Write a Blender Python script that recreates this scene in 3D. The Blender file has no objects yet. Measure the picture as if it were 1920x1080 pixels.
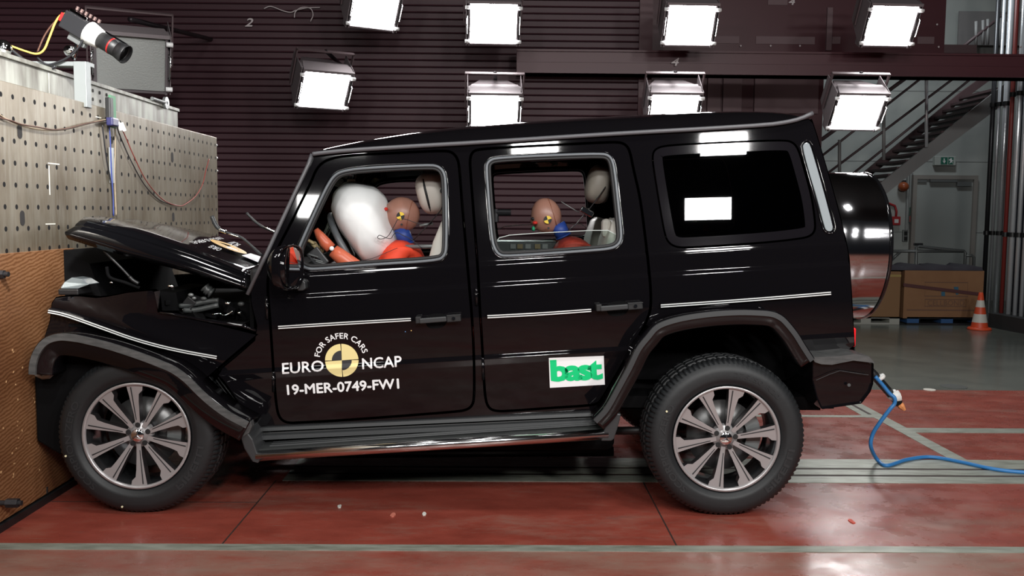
import bpy, bmesh, math, random
from mathutils import Vector, Matrix, Euler
from mathutils.geometry import delaunay_2d_cdt, tessellate_polygon
random.seed(7)
PI = math.pi
SC = bpy.context.scene
COL = SC.collection

# ------------------------------------------------------------------ camera
FPX = 1700.0
CAM = Vector((0.0, -4.37, 1.480))
PITCH = math.atan(140 / FPX)
YAW = -math.atan(20 / FPX)
ROLL = 0.008
CM = Matrix.Rotation(YAW, 3, 'Z') @ Matrix.Rotation(PI / 2 - PITCH, 3, 'X') @ Matrix.Rotation(ROLL, 3, 'Z')
CROT = CM.to_euler()
cd = bpy.data.cameras.new('camera')
cd.sensor_width = 36.0
cd.lens = 36.0 * FPX / 1920.0
cd.clip_start = 0.05
cd.clip_end = 100
cam = bpy.data.objects.new('camera', cd)
COL.objects.link(cam)
cam.location = CAM
cam.rotation_euler = CROT
SC.camera = cam

# ------------------------------------------------------------------ view, world, lights
SC.view_settings.view_transform = 'Standard'
SC.view_settings.look = 'None'
SC.view_settings.gamma = 1
SC.view_settings.exposure = 0.0
SC.view_settings.use_curve_mapping = False
SC.cycles.use_denoising = True
SC.cycles.max_bounces = 8
SC.cycles.transparent_max_bounces = 16
SC.cycles.sample_clamp_indirect = 6.0
SC.cycles.caustics_reflective = False
SC.cycles.caustics_refractive = False
wd = bpy.data.worlds.new('world')
SC.world = wd
wd.use_nodes = True
wd.node_tree.nodes['Background'].inputs[0].default_value = (0.75, 0.82, 1.0, 1)
wd.node_tree.nodes['Background'].inputs[1].default_value = 0.012

def area(name, loc, target, sx, sy, power, col=(1, 1, 1)):
    l = bpy.data.lights.new(name, 'AREA')
    l.shape = 'RECTANGLE'; l.size = sx; l.size_y = sy; l.energy = power; l.color = col
    o = bpy.data.objects.new(name, l)
    COL.objects.link(o)
    o.location = loc
    o.rotation_euler = (Vector(target) - Vector(loc)).to_track_quat('-Z', 'Y').to_euler()
    return o
LAMP_STRENGTH = 40.0
WHITE = (1.0, 0.985, 0.96)
# the bank of floodlights on the camera's side of the hall, mirror of the one seen behind the car
for i, (lx, k) in enumerate(((-4.2, .3), (-2.1, .55), (0.05, 1.05), (2.15, 1.15), (4.25, 1.15))):
    area('floodlight_low', (lx, -5.0, 3.15), (lx * 0.75, 1.0, 0.6), 0.50, 0.24, 50 * k, WHITE)
    area('floodlight_high', (lx + 0.2, -5.0, 3.9), (lx * 0.75, 1.0, 0.6), 0.50, 0.24, 56 * k, WHITE)
# lamps under the ceiling over the lane and an added fill far back in the hall
area('ceiling_floodlight', (-1.4, -1.6, 5.4), (-0.8, -0.2, 0), 0.6, 0.6, 50, WHITE)
area('ceiling_floodlight', (1.8, -1.6, 5.4), (1.2, -0.2, 0), 0.6, 0.6, 50, WHITE)
sfl = area('side_floodlight', (-0.9, -2.6, 3.9), (-2.5, -0.5, 2.75), 0.4, 0.4, 80, WHITE)
sfl.data.spread = math.radians(55)
area('hall_fill', (6.0, 8.6, 6.0), (5.4, 10.4, 1.0), 1.2, 0.4, 75, (0.9, 0.97, 1.0))  # unseen fill added to lift the dim back wall

def ray(px, py):
    return CM @ Vector((px - 960.0, 540.0 - py, -FPX))
def W(px, py, Y):
    d = ray(px, py); return CAM + d * ((Y - CAM.y) / d.y)
def WX(px, py, X):
    d = ray(px, py); return CAM + d * ((X - CAM.x) / d.x)
def FL(px, py, z=0.0):
    d = ray(px, py); return CAM + d * ((z - CAM.z) / d.z)

# ------------------------------------------------------------------ materials
MATS = {}
def mat(name, col, rough=0.5, metal=0.0, coat=0.0, spec=0.5, emit=None, es=0.0, noise=None, bump=0.0, nscale=20.0, stretch=(1, 1, 1), trans=0.0):
    if name in MATS: return MATS[name]
    m = bpy.data.materials.new(name); m.use_nodes = True
    nt = m.node_tree; b = nt.nodes['Principled BSDF']
    b.inputs['Base Color'].default_value = (*col, 1)
    b.inputs['Roughness'].default_value = rough
    b.inputs['Metallic'].default_value = metal
    b.inputs['Coat Weight'].default_value = coat
    b.inputs['Coat Roughness'].default_value = 0.02
    b.inputs['Specular IOR Level'].default_value = spec
    b.inputs['Transmission Weight'].default_value = trans
    if emit:
        b.inputs['Emission Color'].default_value = (*emit, 1); b.inputs['Emission Strength'].default_value = es
    if noise or bump:
        tc = nt.nodes.new('ShaderNodeTexCoord'); mp = nt.nodes.new('ShaderNodeMapping')
        mp.inputs['Scale'].default_value = stretch
        nz = nt.nodes.new('ShaderNodeTexNoise'); nz.inputs['Scale'].default_value = nscale
        nz.inputs['Detail'].default_value = 8
        nt.links.new(tc.outputs['Object'], mp.inputs[0]); nt.links.new(mp.outputs[0], nz.inputs['Vector'])
        if noise:
            cr = nt.nodes.new('ShaderNodeValToRGB')
            cr.color_ramp.elements[0].position = 0.32; cr.color_ramp.elements[1].position = 0.68
            cr.color_ramp.elements[0].color = (*noise, 1); cr.color_ramp.elements[1].color = (*col, 1)
            nt.links.new(nz.outputs['Fac'], cr.inputs[0]); nt.links.new(cr.outputs[0], b.inputs['Base Color'])
        if bump:
            bp = nt.nodes.new('ShaderNodeBump'); bp.inputs['Strength'].default_value = bump
            bp.inputs['Distance'].default_value = 0.01
            nt.links.new(nz.outputs['Fac'], bp.inputs['Height']); nt.links.new(bp.outputs[0], b.inputs['Normal'])
    MATS[name] = m
    return m
def glass(name, tint, rough=0.0, ior=1.5):
    if name in MATS: return MATS[name]
    m = bpy.data.materials.new(name); m.use_nodes = True; nt = m.node_tree
    nt.nodes.clear()
    out = nt.nodes.new('ShaderNodeOutputMaterial'); mx = nt.nodes.new('ShaderNodeMixShader')
    tr = nt.nodes.new('ShaderNodeBsdfTransparent'); tr.inputs[0].default_value = (*tint, 1)
    gl = nt.nodes.new('ShaderNodeBsdfGlossy'); gl.inputs['Roughness'].default_value = rough
    fr = nt.nodes.new('ShaderNodeFresnel'); fr.inputs[0].default_value = ior
    nt.links.new(fr.outputs[0], mx.inputs[0]); nt.links.new(tr.outputs[0], mx.inputs[1])
    nt.links.new(gl.outputs[0], mx.inputs[2]); nt.links.new(mx.outputs[0], out.inputs[0])
    MATS[name] = m
    return m

# ------------------------------------------------------------------ objects
ORG = {}
def origin(o):
    v = Vector((0, 0, 0))
    while o is not None:
        v += ORG.get(o.name, Vector((0, 0, 0))); o = o.parent
    return v
def tag(o, label=None, cat=None, group=None, kind=None):
    if label: o['label'] = label
    if cat: o['category'] = cat
    if group: o['group'] = group
    if kind: o['kind'] = kind
    return o
def empty(name, loc, label, cat, group=None):
    o = bpy.data.objects.new(name, None); COL.objects.link(o); o.empty_display_size = 0.1
    o.location = loc; ORG[o.name] = Vector(loc)
    return tag(o, label, cat, group)

class G:
    """collects verts, faces, smooth flags and (optional) loop normals"""
    def __init__(s): s.v = []; s.f = []; s.s = []; s.n = []; s.custom = False
    def add(s, vf, smooth=False, normals=None):
        v, f = vf; k = len(s.v); s.v += [Vector(p) for p in v]
        for i, q in enumerate(f):
            s.f.append([j + k for j in q]); s.s.append(smooth)
            s.n.append(normals[i] if normals else None)
        if normals: s.custom = True
        return s
    def xf(s, M):
        s.v = [M @ p for p in s.v]; return s
    def obj(s, name, m, parent=None, bevel=0.0, local=False, solid=0.0, subsurf=0, seg=2, autosmooth=None):
        me = bpy.data.meshes.new(name)
        off = Vector((0, 0, 0)) if (local or parent is None) else origin(parent)
        me.from_pydata([p - off for p in s.v], [], s.f)
        me.materials.append(m)
        for p, sm in zip(me.polygons, s.s): p.use_smooth = sm
        if s.custom:
            ln = []
            for p, nn in zip(me.polygons, s.n):
                if nn is None or len(nn) != p.loop_total: ln += [tuple(p.normal)] * p.loop_total if not p.use_smooth else [(0, 0, 0)] * p.loop_total
                else: ln += [tuple(x) for x in nn]
            me.normals_split_custom_set(ln)
        me.validate(); me.update()
        o = bpy.data.objects.new(name, me); COL.objects.link(o)
        if parent is not None: o.parent = parent
        if solid:
            md = o.modifiers.new('solid', 'SOLIDIFY'); md.thickness = solid; md.offset = 0
        if bevel:
            md = o.modifiers.new('bevel', 'BEVEL'); md.width = bevel; md.segments = seg; md.limit_method = 'ANGLE'; md.angle_limit = 0.6
        if subsurf:
            md = o.modifiers.new('sub', 'SUBSURF'); md.levels = subsurf; md.render_levels = subsurf
        return o

def box(c, s, M=None):
    x, y, z = (k / 2 for k in s)
    v = [Vector((a * x, b * y, d * z)) for a in (-1, 1) for b in (-1, 1) for d in (-1, 1)]
    if M is not None: v = [M @ p for p in v]
    v = [p + Vector(c) for p in v]
    f = [(0, 1, 3, 2), (4, 6, 7, 5), (0, 4, 5, 1), (2, 3, 7, 6), (0, 2, 6, 4), (1, 5, 7, 3)]
    return v, f
def bb(x0, x1, y0, y1, z0, z1):
    return box(((x0 + x1) / 2, (y0 + y1) / 2, (z0 + z1) / 2), (abs(x1 - x0), abs(y1 - y0), abs(z1 - z0)))
def frame_to(d, up=Vector((0, 0, 1))):
    d = Vector(d).normalized()
    a = up.cross(d)
    if a.length < 1e-4: a = Vector((1, 0, 0)).cross(d)
    a.normalize(); b = d.cross(a)
    return a, b
def tube(pts, r, seg=10, closed=False, flat=1.0):
    pts = [Vector(p) for p in pts]; n = len(pts)
    rr = r if isinstance(r, (list, tuple)) else [r] * n
    v = []; f = []
    prev = None
    for i, p in enumerate(pts):
        if closed: d = pts[(i + 1) % n] - pts[i - 1]
        else: d = pts[min(i + 1, n - 1)] - pts[max(i - 1, 0)]
        d.normalize()
        if prev is None: a, b = frame_to(d)
        else:
            a = prev - d * prev.dot(d); a.normalize(); b = d.cross(a)
        prev = a
        for k in range(seg):
            t = 2 * PI * k / seg
            v.append(p + a * (math.cos(t) * rr[i]) + b * (math.sin(t) * rr[i] * flat))
    m = n if closed else n - 1
    for i in range(m):
        for k in range(seg):
            a0 = i * seg + k; a1 = i * seg + (k + 1) % seg; b0 = ((i + 1) % n) * seg + k; b1 = ((i + 1) % n) * seg + (k + 1) % seg
            f.append((a0, a1, b1, b0))
    if not closed:
        f.append(tuple(reversed(range(seg)))); f.append(tuple(range((n - 1) * seg, n * seg)))
    return v, f
def cyl(p0, p1, r0, r1=None, seg=16): return tube([p0, p1], [r0, r0 if r1 is None else r1], seg)
def lathe(prof, c, axis, seg=48, closed=False):
    """prof: (r, h) with h along axis from c"""
    axis = Vector(axis).normalized(); a, b = frame_to(axis); c = Vector(c)
    v = []; f = []; n = len(prof)
    for r, h in prof:
        for k in range(seg):
            t = 2 * PI * k / seg
            v.append(c + axis * h + (a * math.cos(t) + b * math.sin(t)) * r)
    for i in range(n if closed else n - 1):
        j = (i + 1) % n
        for k in range(seg):
            f.append((i * seg + k, i * seg + (k + 1) % seg, j * seg + (k + 1) % seg, j * seg + k))
    return v, f
def ell(c, r, M=None, us=20, vs=12, fn=None):
    v = []; f = []
    for i in range(vs + 1):
        th = PI * i / vs
        for k in range(us):
            t = 2 * PI * k / us
            p = Vector((math.sin(th) * math.cos(t), math.sin(th) * math.sin(t), math.cos(th)))
            if fn: p = fn(p)
            p = Vector((p.x * r[0], p.y * r[1], p.z * r[2]))
            if M is not None: p = M @ p
            v.append(p + Vector(c))
    for i in range(vs):
        for k in range(us):
            f.append((i * us + k, (i + 1) * us + k, (i + 1) * us + (k + 1) % us, i * us + (k + 1) % us))
    return v, f
def grid(rows, closed=False):
    v = [Vector(p) for r in rows for p in r]; n = len(rows[0]); f = []
    for i in range(len(rows) - 1):
        for k in range(n if closed else n - 1):
            f.append((i * n + k, i * n + (k + 1) % n, (i + 1) * n + (k + 1) % n, (i + 1) * n + k))
    return v, f
def prism(pts, vec):
    """closed 3D polygon pts extruded by vec"""
    pts = [Vector(p) for p in pts]; vec = Vector(vec); n = len(pts)
    v = pts + [p + vec for p in pts]
    tri = tessellate_polygon([pts])
    f = [tuple(t) for t in tri] + [tuple(i + n for i in reversed(t)) for t in tri]
    f += [(i, (i + 1) % n, (i + 1) % n + n, i + n) for i in range(n)]
    return v, f
def fixn(o):
    bm = bmesh.new(); bm.from_mesh(o.data); bmesh.ops.remove_doubles(bm, verts=bm.verts, dist=1e-5)
    bmesh.ops.recalc_face_normals(bm, faces=bm.faces); bm.to_mesh(o.data); bm.free(); return o

def chaikin(p, it=2, closed=True):
    p = [Vector(q) for q in p]
    for _ in range(it):
        q = []
        n = len(p)
        for i in range(n if closed else n - 1):
            a, b = p[i], p[(i + 1) % n]
            q += [a * .75 + b * .25, a * .25 + b * .75]
        if not closed: q = [p[0]] + q + [p[-1]]
        p = q
    return p
def crom(p, n=6):
    p = [Vector(q) for q in p]; out = []
    P = [p[0] * 2 - p[1]] + p + [p[-1] * 2 - p[-2]]
    for i in range(1, len(P) - 2):
        for k in range(n):
            t = k / n
            a, b, c, d = P[i - 1], P[i], P[i + 1], P[i + 2]
            out.append(0.5 * ((2 * b) + (c - a) * t + (2 * a - 5 * b + 4 * c - d) * t * t + (3 * b - a - 3 * c + d) * t ** 3))
    out.append(p[-1]); return out
def parea(p): return 0.5 * sum(p[i][0] * p[(i + 1) % len(p)][1] - p[(i + 1) % len(p)][0] * p[i][1] for i in range(len(p)))
def offset(p, d):
    """positive d = grow"""
    p = [Vector((q[0], q[1])) for q in p]
    if parea(p) < 0: p.reverse()
    n = len(p); out = []
    for i in range(n):
        a = (p[i] - p[i - 1]).normalized(); b = (p[(i + 1) % n] - p[i]).normalized()
        na = Vector((a.y, -a.x)); nb = Vector((b.y, -b.x)); m = na + nb
        if m.length < 1e-5: m = na
        m.normalize(); k = d / max(0.5, m.dot(na))
        out.append(p[i] + m * k)
    return out
def inside(pt, poly):
    x, y = pt; c = False; n = len(poly)
    for i in range(n):
        x1, y1 = poly[i]; x2, y2 = poly[i - 1]
        if (y1 > y) != (y2 > y) and x < (x2 - x1) * (y - y1) / (y2 - y1) + x1: c = not c
    return c
def interp(tab, v):
    if v <= tab[0][0]: return tab[0][1]
    for (a, b), (c, d) in zip(tab, tab[1:]):
        if v <= c: return b + (d - b) * (v - a) / (c - a)
    return tab[-1][1]

SL = 0.068                                   # the car stands nose-down after the impact
YC = 0.95                                    # its middle plane
SIDE = [(.25, .155), (.46, .140), (.70, .124), (.736, .116), (.752, .126), (.95, .120), (1.098, .119), (1.104, .120), (1.120, .129),
        (1.20, .131), (1.211, .132), (1.226, .142), (1.25, .146), (1.9, .243), (2.1, .27)]
SIDE = [(1.48 + (v - 1.467) * .985, y) for v, y in SIDE]
def vv(x, z): return z - SL * x
def ys(x, z): return interp(SIDE, vv(x, z))
def S(px, py, off=0.0, fn=None):
    """point on the near body side under a pixel"""
    fn = fn or ys
    Y = 0.14
    for _ in range(8):
        p = W(px, py, Y + off); Y = fn(p.x, p.z)
    return W(px, py, Y + off)
def SP(pts, off=0.0, fn=None): return [(S(a, b, off, fn).x, S(a, b, off, fn).z) for a, b in pts]

def panel(name, outer, holes, fn, m, parent, edge=0.004, depth=0.03, far=False, off=0.0, gx=0.12, rows=None, xrows=()):
    """body panel in the car's side surface y=fn(x,z), with rolled edges and a flange"""
    if rows is None: rows = [t[0] + e for t in SIDE for e in (-.0045, 0, .0045)]
    mir = (lambda p: Vector((p[0], 2 * YC - p[1], p[2]))) if far else (lambda p: Vector(p))
    def P(q, dy=0.0): return Vector((q[0], fn(q[0], q[1]) + off + dy, q[1]))
    def N(q, e=0.004):
        dx = (fn(q[0] + e, q[1]) - fn(q[0] - e, q[1])) / (2 * e); dz = (fn(q[0], q[1] + e) - fn(q[0], q[1] - e)) / (2 * e)
        n = Vector((dx, -1, dz)).normalized()
        return Vector((n.x, -n.y, n.z)) if far else n
    o0 = [Vector(q) for q in outer]
    if parea(o0) < 0: o0.reverse()
    o1 = offset(o0, -edge); h0 = []; h1 = []
    for h in holes:
        hh = [Vector(q) for q in h]
        if parea(hh) < 0: hh.reverse()
        h0.append(hh); h1.append(offset(hh, edge))
    V = []; E = []
    for loop in [o1] + h1:
        k = len(V); V += [Vector(q) for q in loop]; n = len(loop)
        E += [(k + i, k + (i + 1) % n) for i in range(n)]
    xs = [q.x for q in o1]; zs = [q.y for q in o1]
    x0, x1, z0, z1 = min(xs) - .01, max(xs) + .01, min(zs), max(zs)
    for r in rows:
        if z0 - .2 < r + SL * x0 and r + SL * x0 < z1 + .3:
            k = len(V); V += [Vector((x0, r + SL * x0)), Vector((x1, r + SL * x1))]; E.append((k, k + 1))
    xx = x0
    while xx < x1:
        k = len(V); V += [Vector((xx, z0 - .01)), Vector((xx + .0003, z1 + .01))]; E.append((k, k + 1)); xx += gx
    res = delaunay_2d_cdt(V, E, [], 0, 1e-5)
    rv, rf = res[0], res[2]
    keep = []
    for t in rf:
        c = (sum(rv[i].x for i in t) / len(t), sum(rv[i].y for i in t) / len(t))
        if inside(c, o1) and not any(inside(c, h) for h in h1): keep.append(t)
    g = G()
    vs = [P(q) for q in rv]; ns = [N(q) for q in rv]
    fs = []; nn = []
    for t in keep:
        t = list(t)
        a, b, c = (rv[t[0]], rv[t[1]], rv[t[2]])
        ccw = (b - a).cross(c - a) > 0
        if ccw == far: t.reverse()
        fs.append(tuple(t)); nn.append([ns[i] for i in t])
    g.add(([mir(p) for p in vs], fs), True, nn)
    for inner, out_, sgn in [(o1, o0, 1)] + [(a, b, -1) for a, b in zip(h1, h0)]:
        n = len(inner); L0 = [P(q) for q in inner]; L1 = [P(out_[i], edge * .8) for i in range(n)]; L2 = [P(out_[i], depth) for i in range(n)]
        nm = offset(inner, sgn * .01)
        out_n = [((nm[i] - inner[i]).normalized()) for i in range(n)]
        ON = [Vector((q.x, 0, q.y)) for q in out_n]
        NI = [N(q) for q in inner]
        v = [mir(p) for p in L0 + L1 + L2]; f = []; nl = []
        for i in range(n):
            j = (i + 1) % n
            f1 = [i, j, j + n, i + n]; f2 = [i + n, j + n, j + 2 * n, i + 2 * n]
            NE = [(NI[k] + ON[k] * 1.2).normalized() for k in (i, j)]
            n1 = [NI[i], NI[j], NE[1], NE[0]]; n2 = [ON[i], ON[j], ON[j], ON[i]]
            if (sgn > 0) != far: pass
            else: f1.reverse(); f2.reverse(); n1.reverse(); n2.reverse()
            f += [f1, f2]; nl += [n1, n2]
        g.add((v, f), True, nl)
    return g.obj(name, m, parent)

def ribbon(path, prof, fn_up=None, closed=False, cap=True):
    """path: world points roughly in an xz plane. prof: list of (u along in-plane normal 'up', w towards +y)"""
    path = [Vector(p) for p in path]; n = len(path); rows = []
    for i, p in enumerate(path):
        d = (path[(i + 1) % n] - path[i - 1]) if closed else (path[min(i + 1, n - 1)] - path[max(0, i - 1)])
        d.y = 0; d.normalize(); up = Vector((-d.z, 0, d.x))
        rows.append([p + up * u + Vector((0, w, 0)) for u, w in prof])
    if closed: rows.append(rows[0])
    v, f = grid(rows, closed=True)
    if cap and not closed:
        m = len(prof); f.append(tuple(range(m))); f.append(tuple(reversed(range((n - 1) * m, n * m))))
    return v, f

def textmesh(body, bold=0.0, spacing=1.0, italic=0.0):
    c = bpy.data.curves.new('t', 'FONT'); c.body = body; c.offset = bold; c.space_character = spacing; c.resolution_u = 3; c.shear = italic
    o = bpy.data.objects.new('t', c); COL.objects.link(o)
    dg = bpy.context.evaluated_depsgraph_get(); dg.update()
    me = o.evaluated_get(dg).to_mesh()
    v = [Vector((p.co.x, p.co.y)) for p in me.vertices]; f = [tuple(p.vertices) for p in me.polygons]
    o.evaluated_get(dg).to_mesh_clear()
    bpy.data.objects.remove(o); bpy.data.curves.remove(c)
    x0 = min(p.x for p in v); x1 = max(p.x for p in v); y0 = min(p.y for p in v); y1 = max(p.y for p in v)
    return [Vector(((p.x - x0) / (x1 - x0), (p.y - y0) / (y1 - y0))) for p in v], f, (x1 - x0) / (y1 - y0)
def drape(v2, faces, off):
    """2D (x,z) sheet laid on the body side, cut along the creases so it follows them"""
    bm = bmesh.new(); vs = [bm.verts.new((p[0], 0, p[1])) for p in v2]
    for f in faces:
        try: bm.faces.new([vs[i] for i in f])
        except ValueError: pass
    for t, _ in SIDE:
        for e in (-.003, .003):
            bmesh.ops.bisect_plane(bm, geom=bm.verts[:] + bm.edges[:] + bm.faces[:], plane_co=(0, 0, t + e), plane_no=(-SL, 0, 1))
    bm.verts.index_update()
    out = [Vector((q.co.x, ys(q.co.x, q.co.z) - off, q.co.z)) for q in bm.verts]; fs = [tuple(q.index for q in f.verts) for f in bm.faces]
    bm.free(); return out, fs
def quad_text(body, tl, tr, bl, place, bold=0.0, spacing=1.0, italic=0.0):
    """lettering mapped onto the parallelogram tl,tr,bl (2D); place(x, y, k) -> point, k = layer of a thickened stroke"""
    thick = bold if bold < .03 else 0
    v, f, _ = textmesh(body, bold if bold >= .03 else 0.0, spacing, italic)
    tl, tr, bl = Vector(tl), Vector(tr), Vector(bl)
    out = []
    h_ = (tl - bl).length * thick * 1.6
    for k, (dx, dz) in enumerate([(0, 0)] if not thick else [(-1, 0), (1, 0), (0, 1), (0, -1)]):
        out.append(([place(*(bl + (tr - tl) * p.x + (tl - bl) * p.y + Vector((dx * h_, dz * h_))), k) for p in v], f))
    return out
# ================================================================== materials of the hall
def plate_mat():
    m = bpy.data.materials.new('red_floor'); m.use_nodes = True; nt = m.node_tree; b = nt.nodes['Principled BSDF']; L = nt.links
    tc = nt.nodes.new('ShaderNodeTexCoord')
    def nz(sc, stretch, det=8, rough=0.6):
        mp = nt.nodes.new('ShaderNodeMapping'); mp.inputs['Scale'].default_value = stretch
        n = nt.nodes.new('ShaderNodeTexNoise'); n.inputs['Scale'].default_value = sc; n.inputs['Detail'].default_value = det; n.inputs['Roughness'].default_value = rough
        L.new(tc.outputs['Object'], mp.inputs[0]); L.new(mp.outputs[0], n.inputs['Vector']); return n
    def ramp(n, stops):
        r = nt.nodes.new('ShaderNodeValToRGB')
        while len(r.color_ramp.elements) < len(stops): r.color_ramp.elements.new(0.5)
        for e, (p, c) in zip(r.color_ramp.elements, stops): e.position = p; e.color = (*c, 1)
        L.new(n.outputs['Fac'], r.inputs[0]); return r
    def mix(a, bb, f):
        x = nt.nodes.new('ShaderNodeMix'); x.data_type = 'RGBA'; L.new(f, x.inputs[0]); L.new(a, x.inputs[6]); L.new(bb, x.inputs[7]); return x.outputs[2]
    base = ramp(nz(2.2, (1, 2.2, 1)), [(0.3, (.19, .038, .026)), (.55, (.28, .058, .040)), (.75, (.30, .11, .08))])
    worn = ramp(nz(1.1, (.6, 1.8, 1), 14, .78), [(.52, (0, 0, 0)), (.84, (1, 1, 1))])
    scr = ramp(nz(9, (.35, 3.5, 1), 10, .75), [(.60, (0, 0, 0)), (.72, (.75, .75, .75))])
    dk = ramp(nz(3.1, (.8, 1.6, 1), 8, .6), [(.62, (0, 0, 0)), (.82, (.6, .6, .6))])
    g1 = nt.nodes.new('ShaderNodeRGB'); g1.outputs[0].default_value = (.27, .19, .15, 1)
    g2 = nt.nodes.new('ShaderNodeRGB'); g2.outputs[0].default_value = (.10, .075, .07, 1)
    c = mix(base.outputs[0], g1.outputs[0], worn.outputs[0]); c = mix(c, g1.outputs[0], scr.outputs[0]); c = mix(c, g2.outputs[0], dk.outputs[0])
    L.new(c, b.inputs['Base Color'])
    rr = ramp(nz(5, (1, 1, 1), 6), [(.3, (.17, .17, .17)), (.7, (.40, .40, .40))]); L.new(rr.outputs[0], b.inputs['Roughness'])
    b.inputs['Specular IOR Level'].default_value = .5
    bp = nt.nodes.new('ShaderNodeBump'); bp.inputs['Strength'].default_value = .12; bp.inputs['Distance'].default_value = .01
    L.new(nz(4, (1, 1, 1), 5).outputs['Fac'], bp.inputs['Height']); L.new(bp.outputs[0], b.inputs['Normal'])
    return m
M_RED = plate_mat()
M_GREYFLOOR = mat('grey_floor', (.145, .155, .135), .22, noise=(.10, .11, .098), nscale=2.2, bump=.03)
M_STRIP = mat('worn_steel_strip', (.36, .38, .33), .42, metal=.25, noise=(.20, .21, .17), nscale=7, stretch=(1, 4, 1))
M_SEAM = mat('seam', (.03, .015, .012), .7)
M_BLACK = mat('black_plastic', (.012, .012, .013), .45)
M_WALLD = mat('glare_tinted_shutter', (.056, .019, .027), .55)  # red tint stands for the lamp glare over the dark slats
M_SHUT2 = mat('dark_gap', (.016, .009, .011), .8)
M_WHITEWALL = mat('white_wall', (.40, .42, .40), .85, noise=(.36, .38, .37), nscale=3)
M_BEAM = mat('glare_tinted_steel', (.072, .019, .026), .45)  # steel reddened to carry the lamp glare in its colour
M_PANEL = mat('mauve_panel', (.16, .10, .11), .6)
M_STEELG = mat('grey_steel', (.20, .21, .21), .4, metal=.4)
M_CHROME = mat('chrome', (.86, .87, .88), .07, metal=1)
M_DARKSTEEL = mat('dark_steel', (.05, .05, .055), .35, metal=.6)

def st(name, g, m, **k):
    o = g.obj(name, m, **k); o['kind'] = 'structure'; return o
# floor: red steel plates around the crash lane, grey sealed concrete beyond
st('floor', G().add(bb(-7, 9.5, 3.255, 12.2, -.3, 0)), M_GREYFLOOR)
YF = -0.461
fr = st('floor', G().add(bb(-7, 9.5, YF, 3.255, -.3, 0)), M_RED)
M_RED2 = plate_mat(); M_RED2.name = 'worn_lit_red_floor'  # extra wear also carries the brighter front light in its colour
for n_ in M_RED2.node_tree.nodes:
    if n_.type == 'VALTORGB' and len(n_.color_ramp.elements) == 2 and abs(n_.color_ramp.elements[0].position - .52) < .001:
        n_.color_ramp.elements[0].position = .36; n_.color_ramp.elements[1].position = .66
st('floor', G().add(bb(-7, 9.5, -6.5, YF, -.3, 0)), M_RED2)
tn = [0]
def strip(x0, x1, y0, y1, m=M_STRIP, h=.003):
    tn[0] += 1; return st('trim_%d' % tn[0], G().add(bb(x0, x1, y0, y1, -.004, h)), m)
strip(-2.32, 9.4, -0.496, -0.425)                       # strip along the front
strip(-1.2, 9.4, 0.836, 1.028); strip(-1.2, 9.4, 0.700, 0.801); strip(-1.2, 9.4, 0.543, 0.664)     # bars of the tow rail
strip(-1.2, 9.4, 0.801, 0.836, M_SEAM, .0015); strip(-1.2, 9.4, 0.664, 0.700, M_SEAM, .0015)
strip(2.75, 2.85, 1.028, 2.178); strip(2.85, 9.4, 1.724, 1.855); strip(-1.2, 2.69, 2.188, 2.248)
strip(2.69, 2.85, 2.178, 3.257); strip(2.75, 2.775, 2.279, 3.136, M_SEAM, .0045)
strip(2.95, 3.01, -0.425, 0.543)
for x0 in (-1.24, .79): strip(x0, x0 + .007, -0.425, 0.543, M_SEAM, .0012)
strip(-2.28, -1.24, 0.160, 0.166, M_SEAM, .0012); strip(5.0, 5.007, -0.425, 0.543, M_SEAM, .0012)
# shutter wall of horizontal slats behind the car
g = G(); YW = 6.15
g.add(bb(-7, 1.60, YW + .05, YW + .15, 0, 6.4))
st('wall_back', g, M_SHUT2)
g = G(); z = 0.0
while z < 6.3:
    zz = [(z, 0.0), (z + .012, -.012), (z + .065, -.016), (z + .072, 0.0)]
    g.add(grid([[Vector((-7, YW + .03 + b, a)) for a, b in zz], [Vector((1.58, YW + .03 + b, a)) for a, b in zz]])); z += .0765
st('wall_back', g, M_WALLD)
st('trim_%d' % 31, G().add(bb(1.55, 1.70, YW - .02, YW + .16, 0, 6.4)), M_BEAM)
# far part of the hall
YB = 11.62
g = G(); g.add(bb(1.6, 9.4, YB, YB + .2, 0, 7.5)); st('wall_far', g, M_WHITEWALL)
g = G()
for z in (1.2, 2.44, 3.66): g.add(bb(1.6, 9.4, YB - .004, YB, z, z + .008))
st('trim_32', g, M_STEELG)
st('wall_right', G().add(bb(9.4, 9.6, -6.5, 11.8, 0, 7.5)), M_SHUT2)
st('wall_left', G().add(bb(-7.2, -7.0, -6.5, 12.0, 0, 7.5)), M_SHUT2)
st('ceiling', G().add(bb(-7.2, 9.6, -6.5, 12.0, 7.4, 7.55)), mat('dark_ceiling', (.03, .03, .03), .8))

# ------------------------------------------------------------------ beam over the hall and the roof structure behind it
YBM = 5.75
def wz(py, Y, px=1400): return W(px, py, Y).z
zb0, zb1 = wz(141, YBM), wz(97, YBM)
g = G(); g.add(bb(.15, 9.3, YBM, YBM + .25, zb0, zb1)); g.add(bb(.15, 9.3, YBM - .03, YBM + .25, zb0, zb0 + .02)); g.add(bb(.15, 9.3, YBM - .03, YBM + .25, zb1 - .02, zb1)); g.add(bb(.15, 9.3, YBM - .008, YBM, zb0 + .12, zb0 + .135))
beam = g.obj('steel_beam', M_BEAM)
tag(beam, 'long dark steel beam, glare-reddened, carrying the number 4 across the hall', 'beam')
def number(txt, px, py, w, h, Y, name, par, m):
    a = W(px - w / 2, py - h / 2, Y); b = W(px + w / 2, py - h / 2, Y); c = W(px - w / 2, py + h / 2, Y)
    vf = quad_text(txt, (a.x, a.z), (b.x, b.z), (c.x, c.z), lambda x, z, k: Vector((x, Y - .0008 * k, z)), .02, 1, .25)
    g = G(); [g.add(q) for q in vf]; return g.obj(name, m, par)
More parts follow.
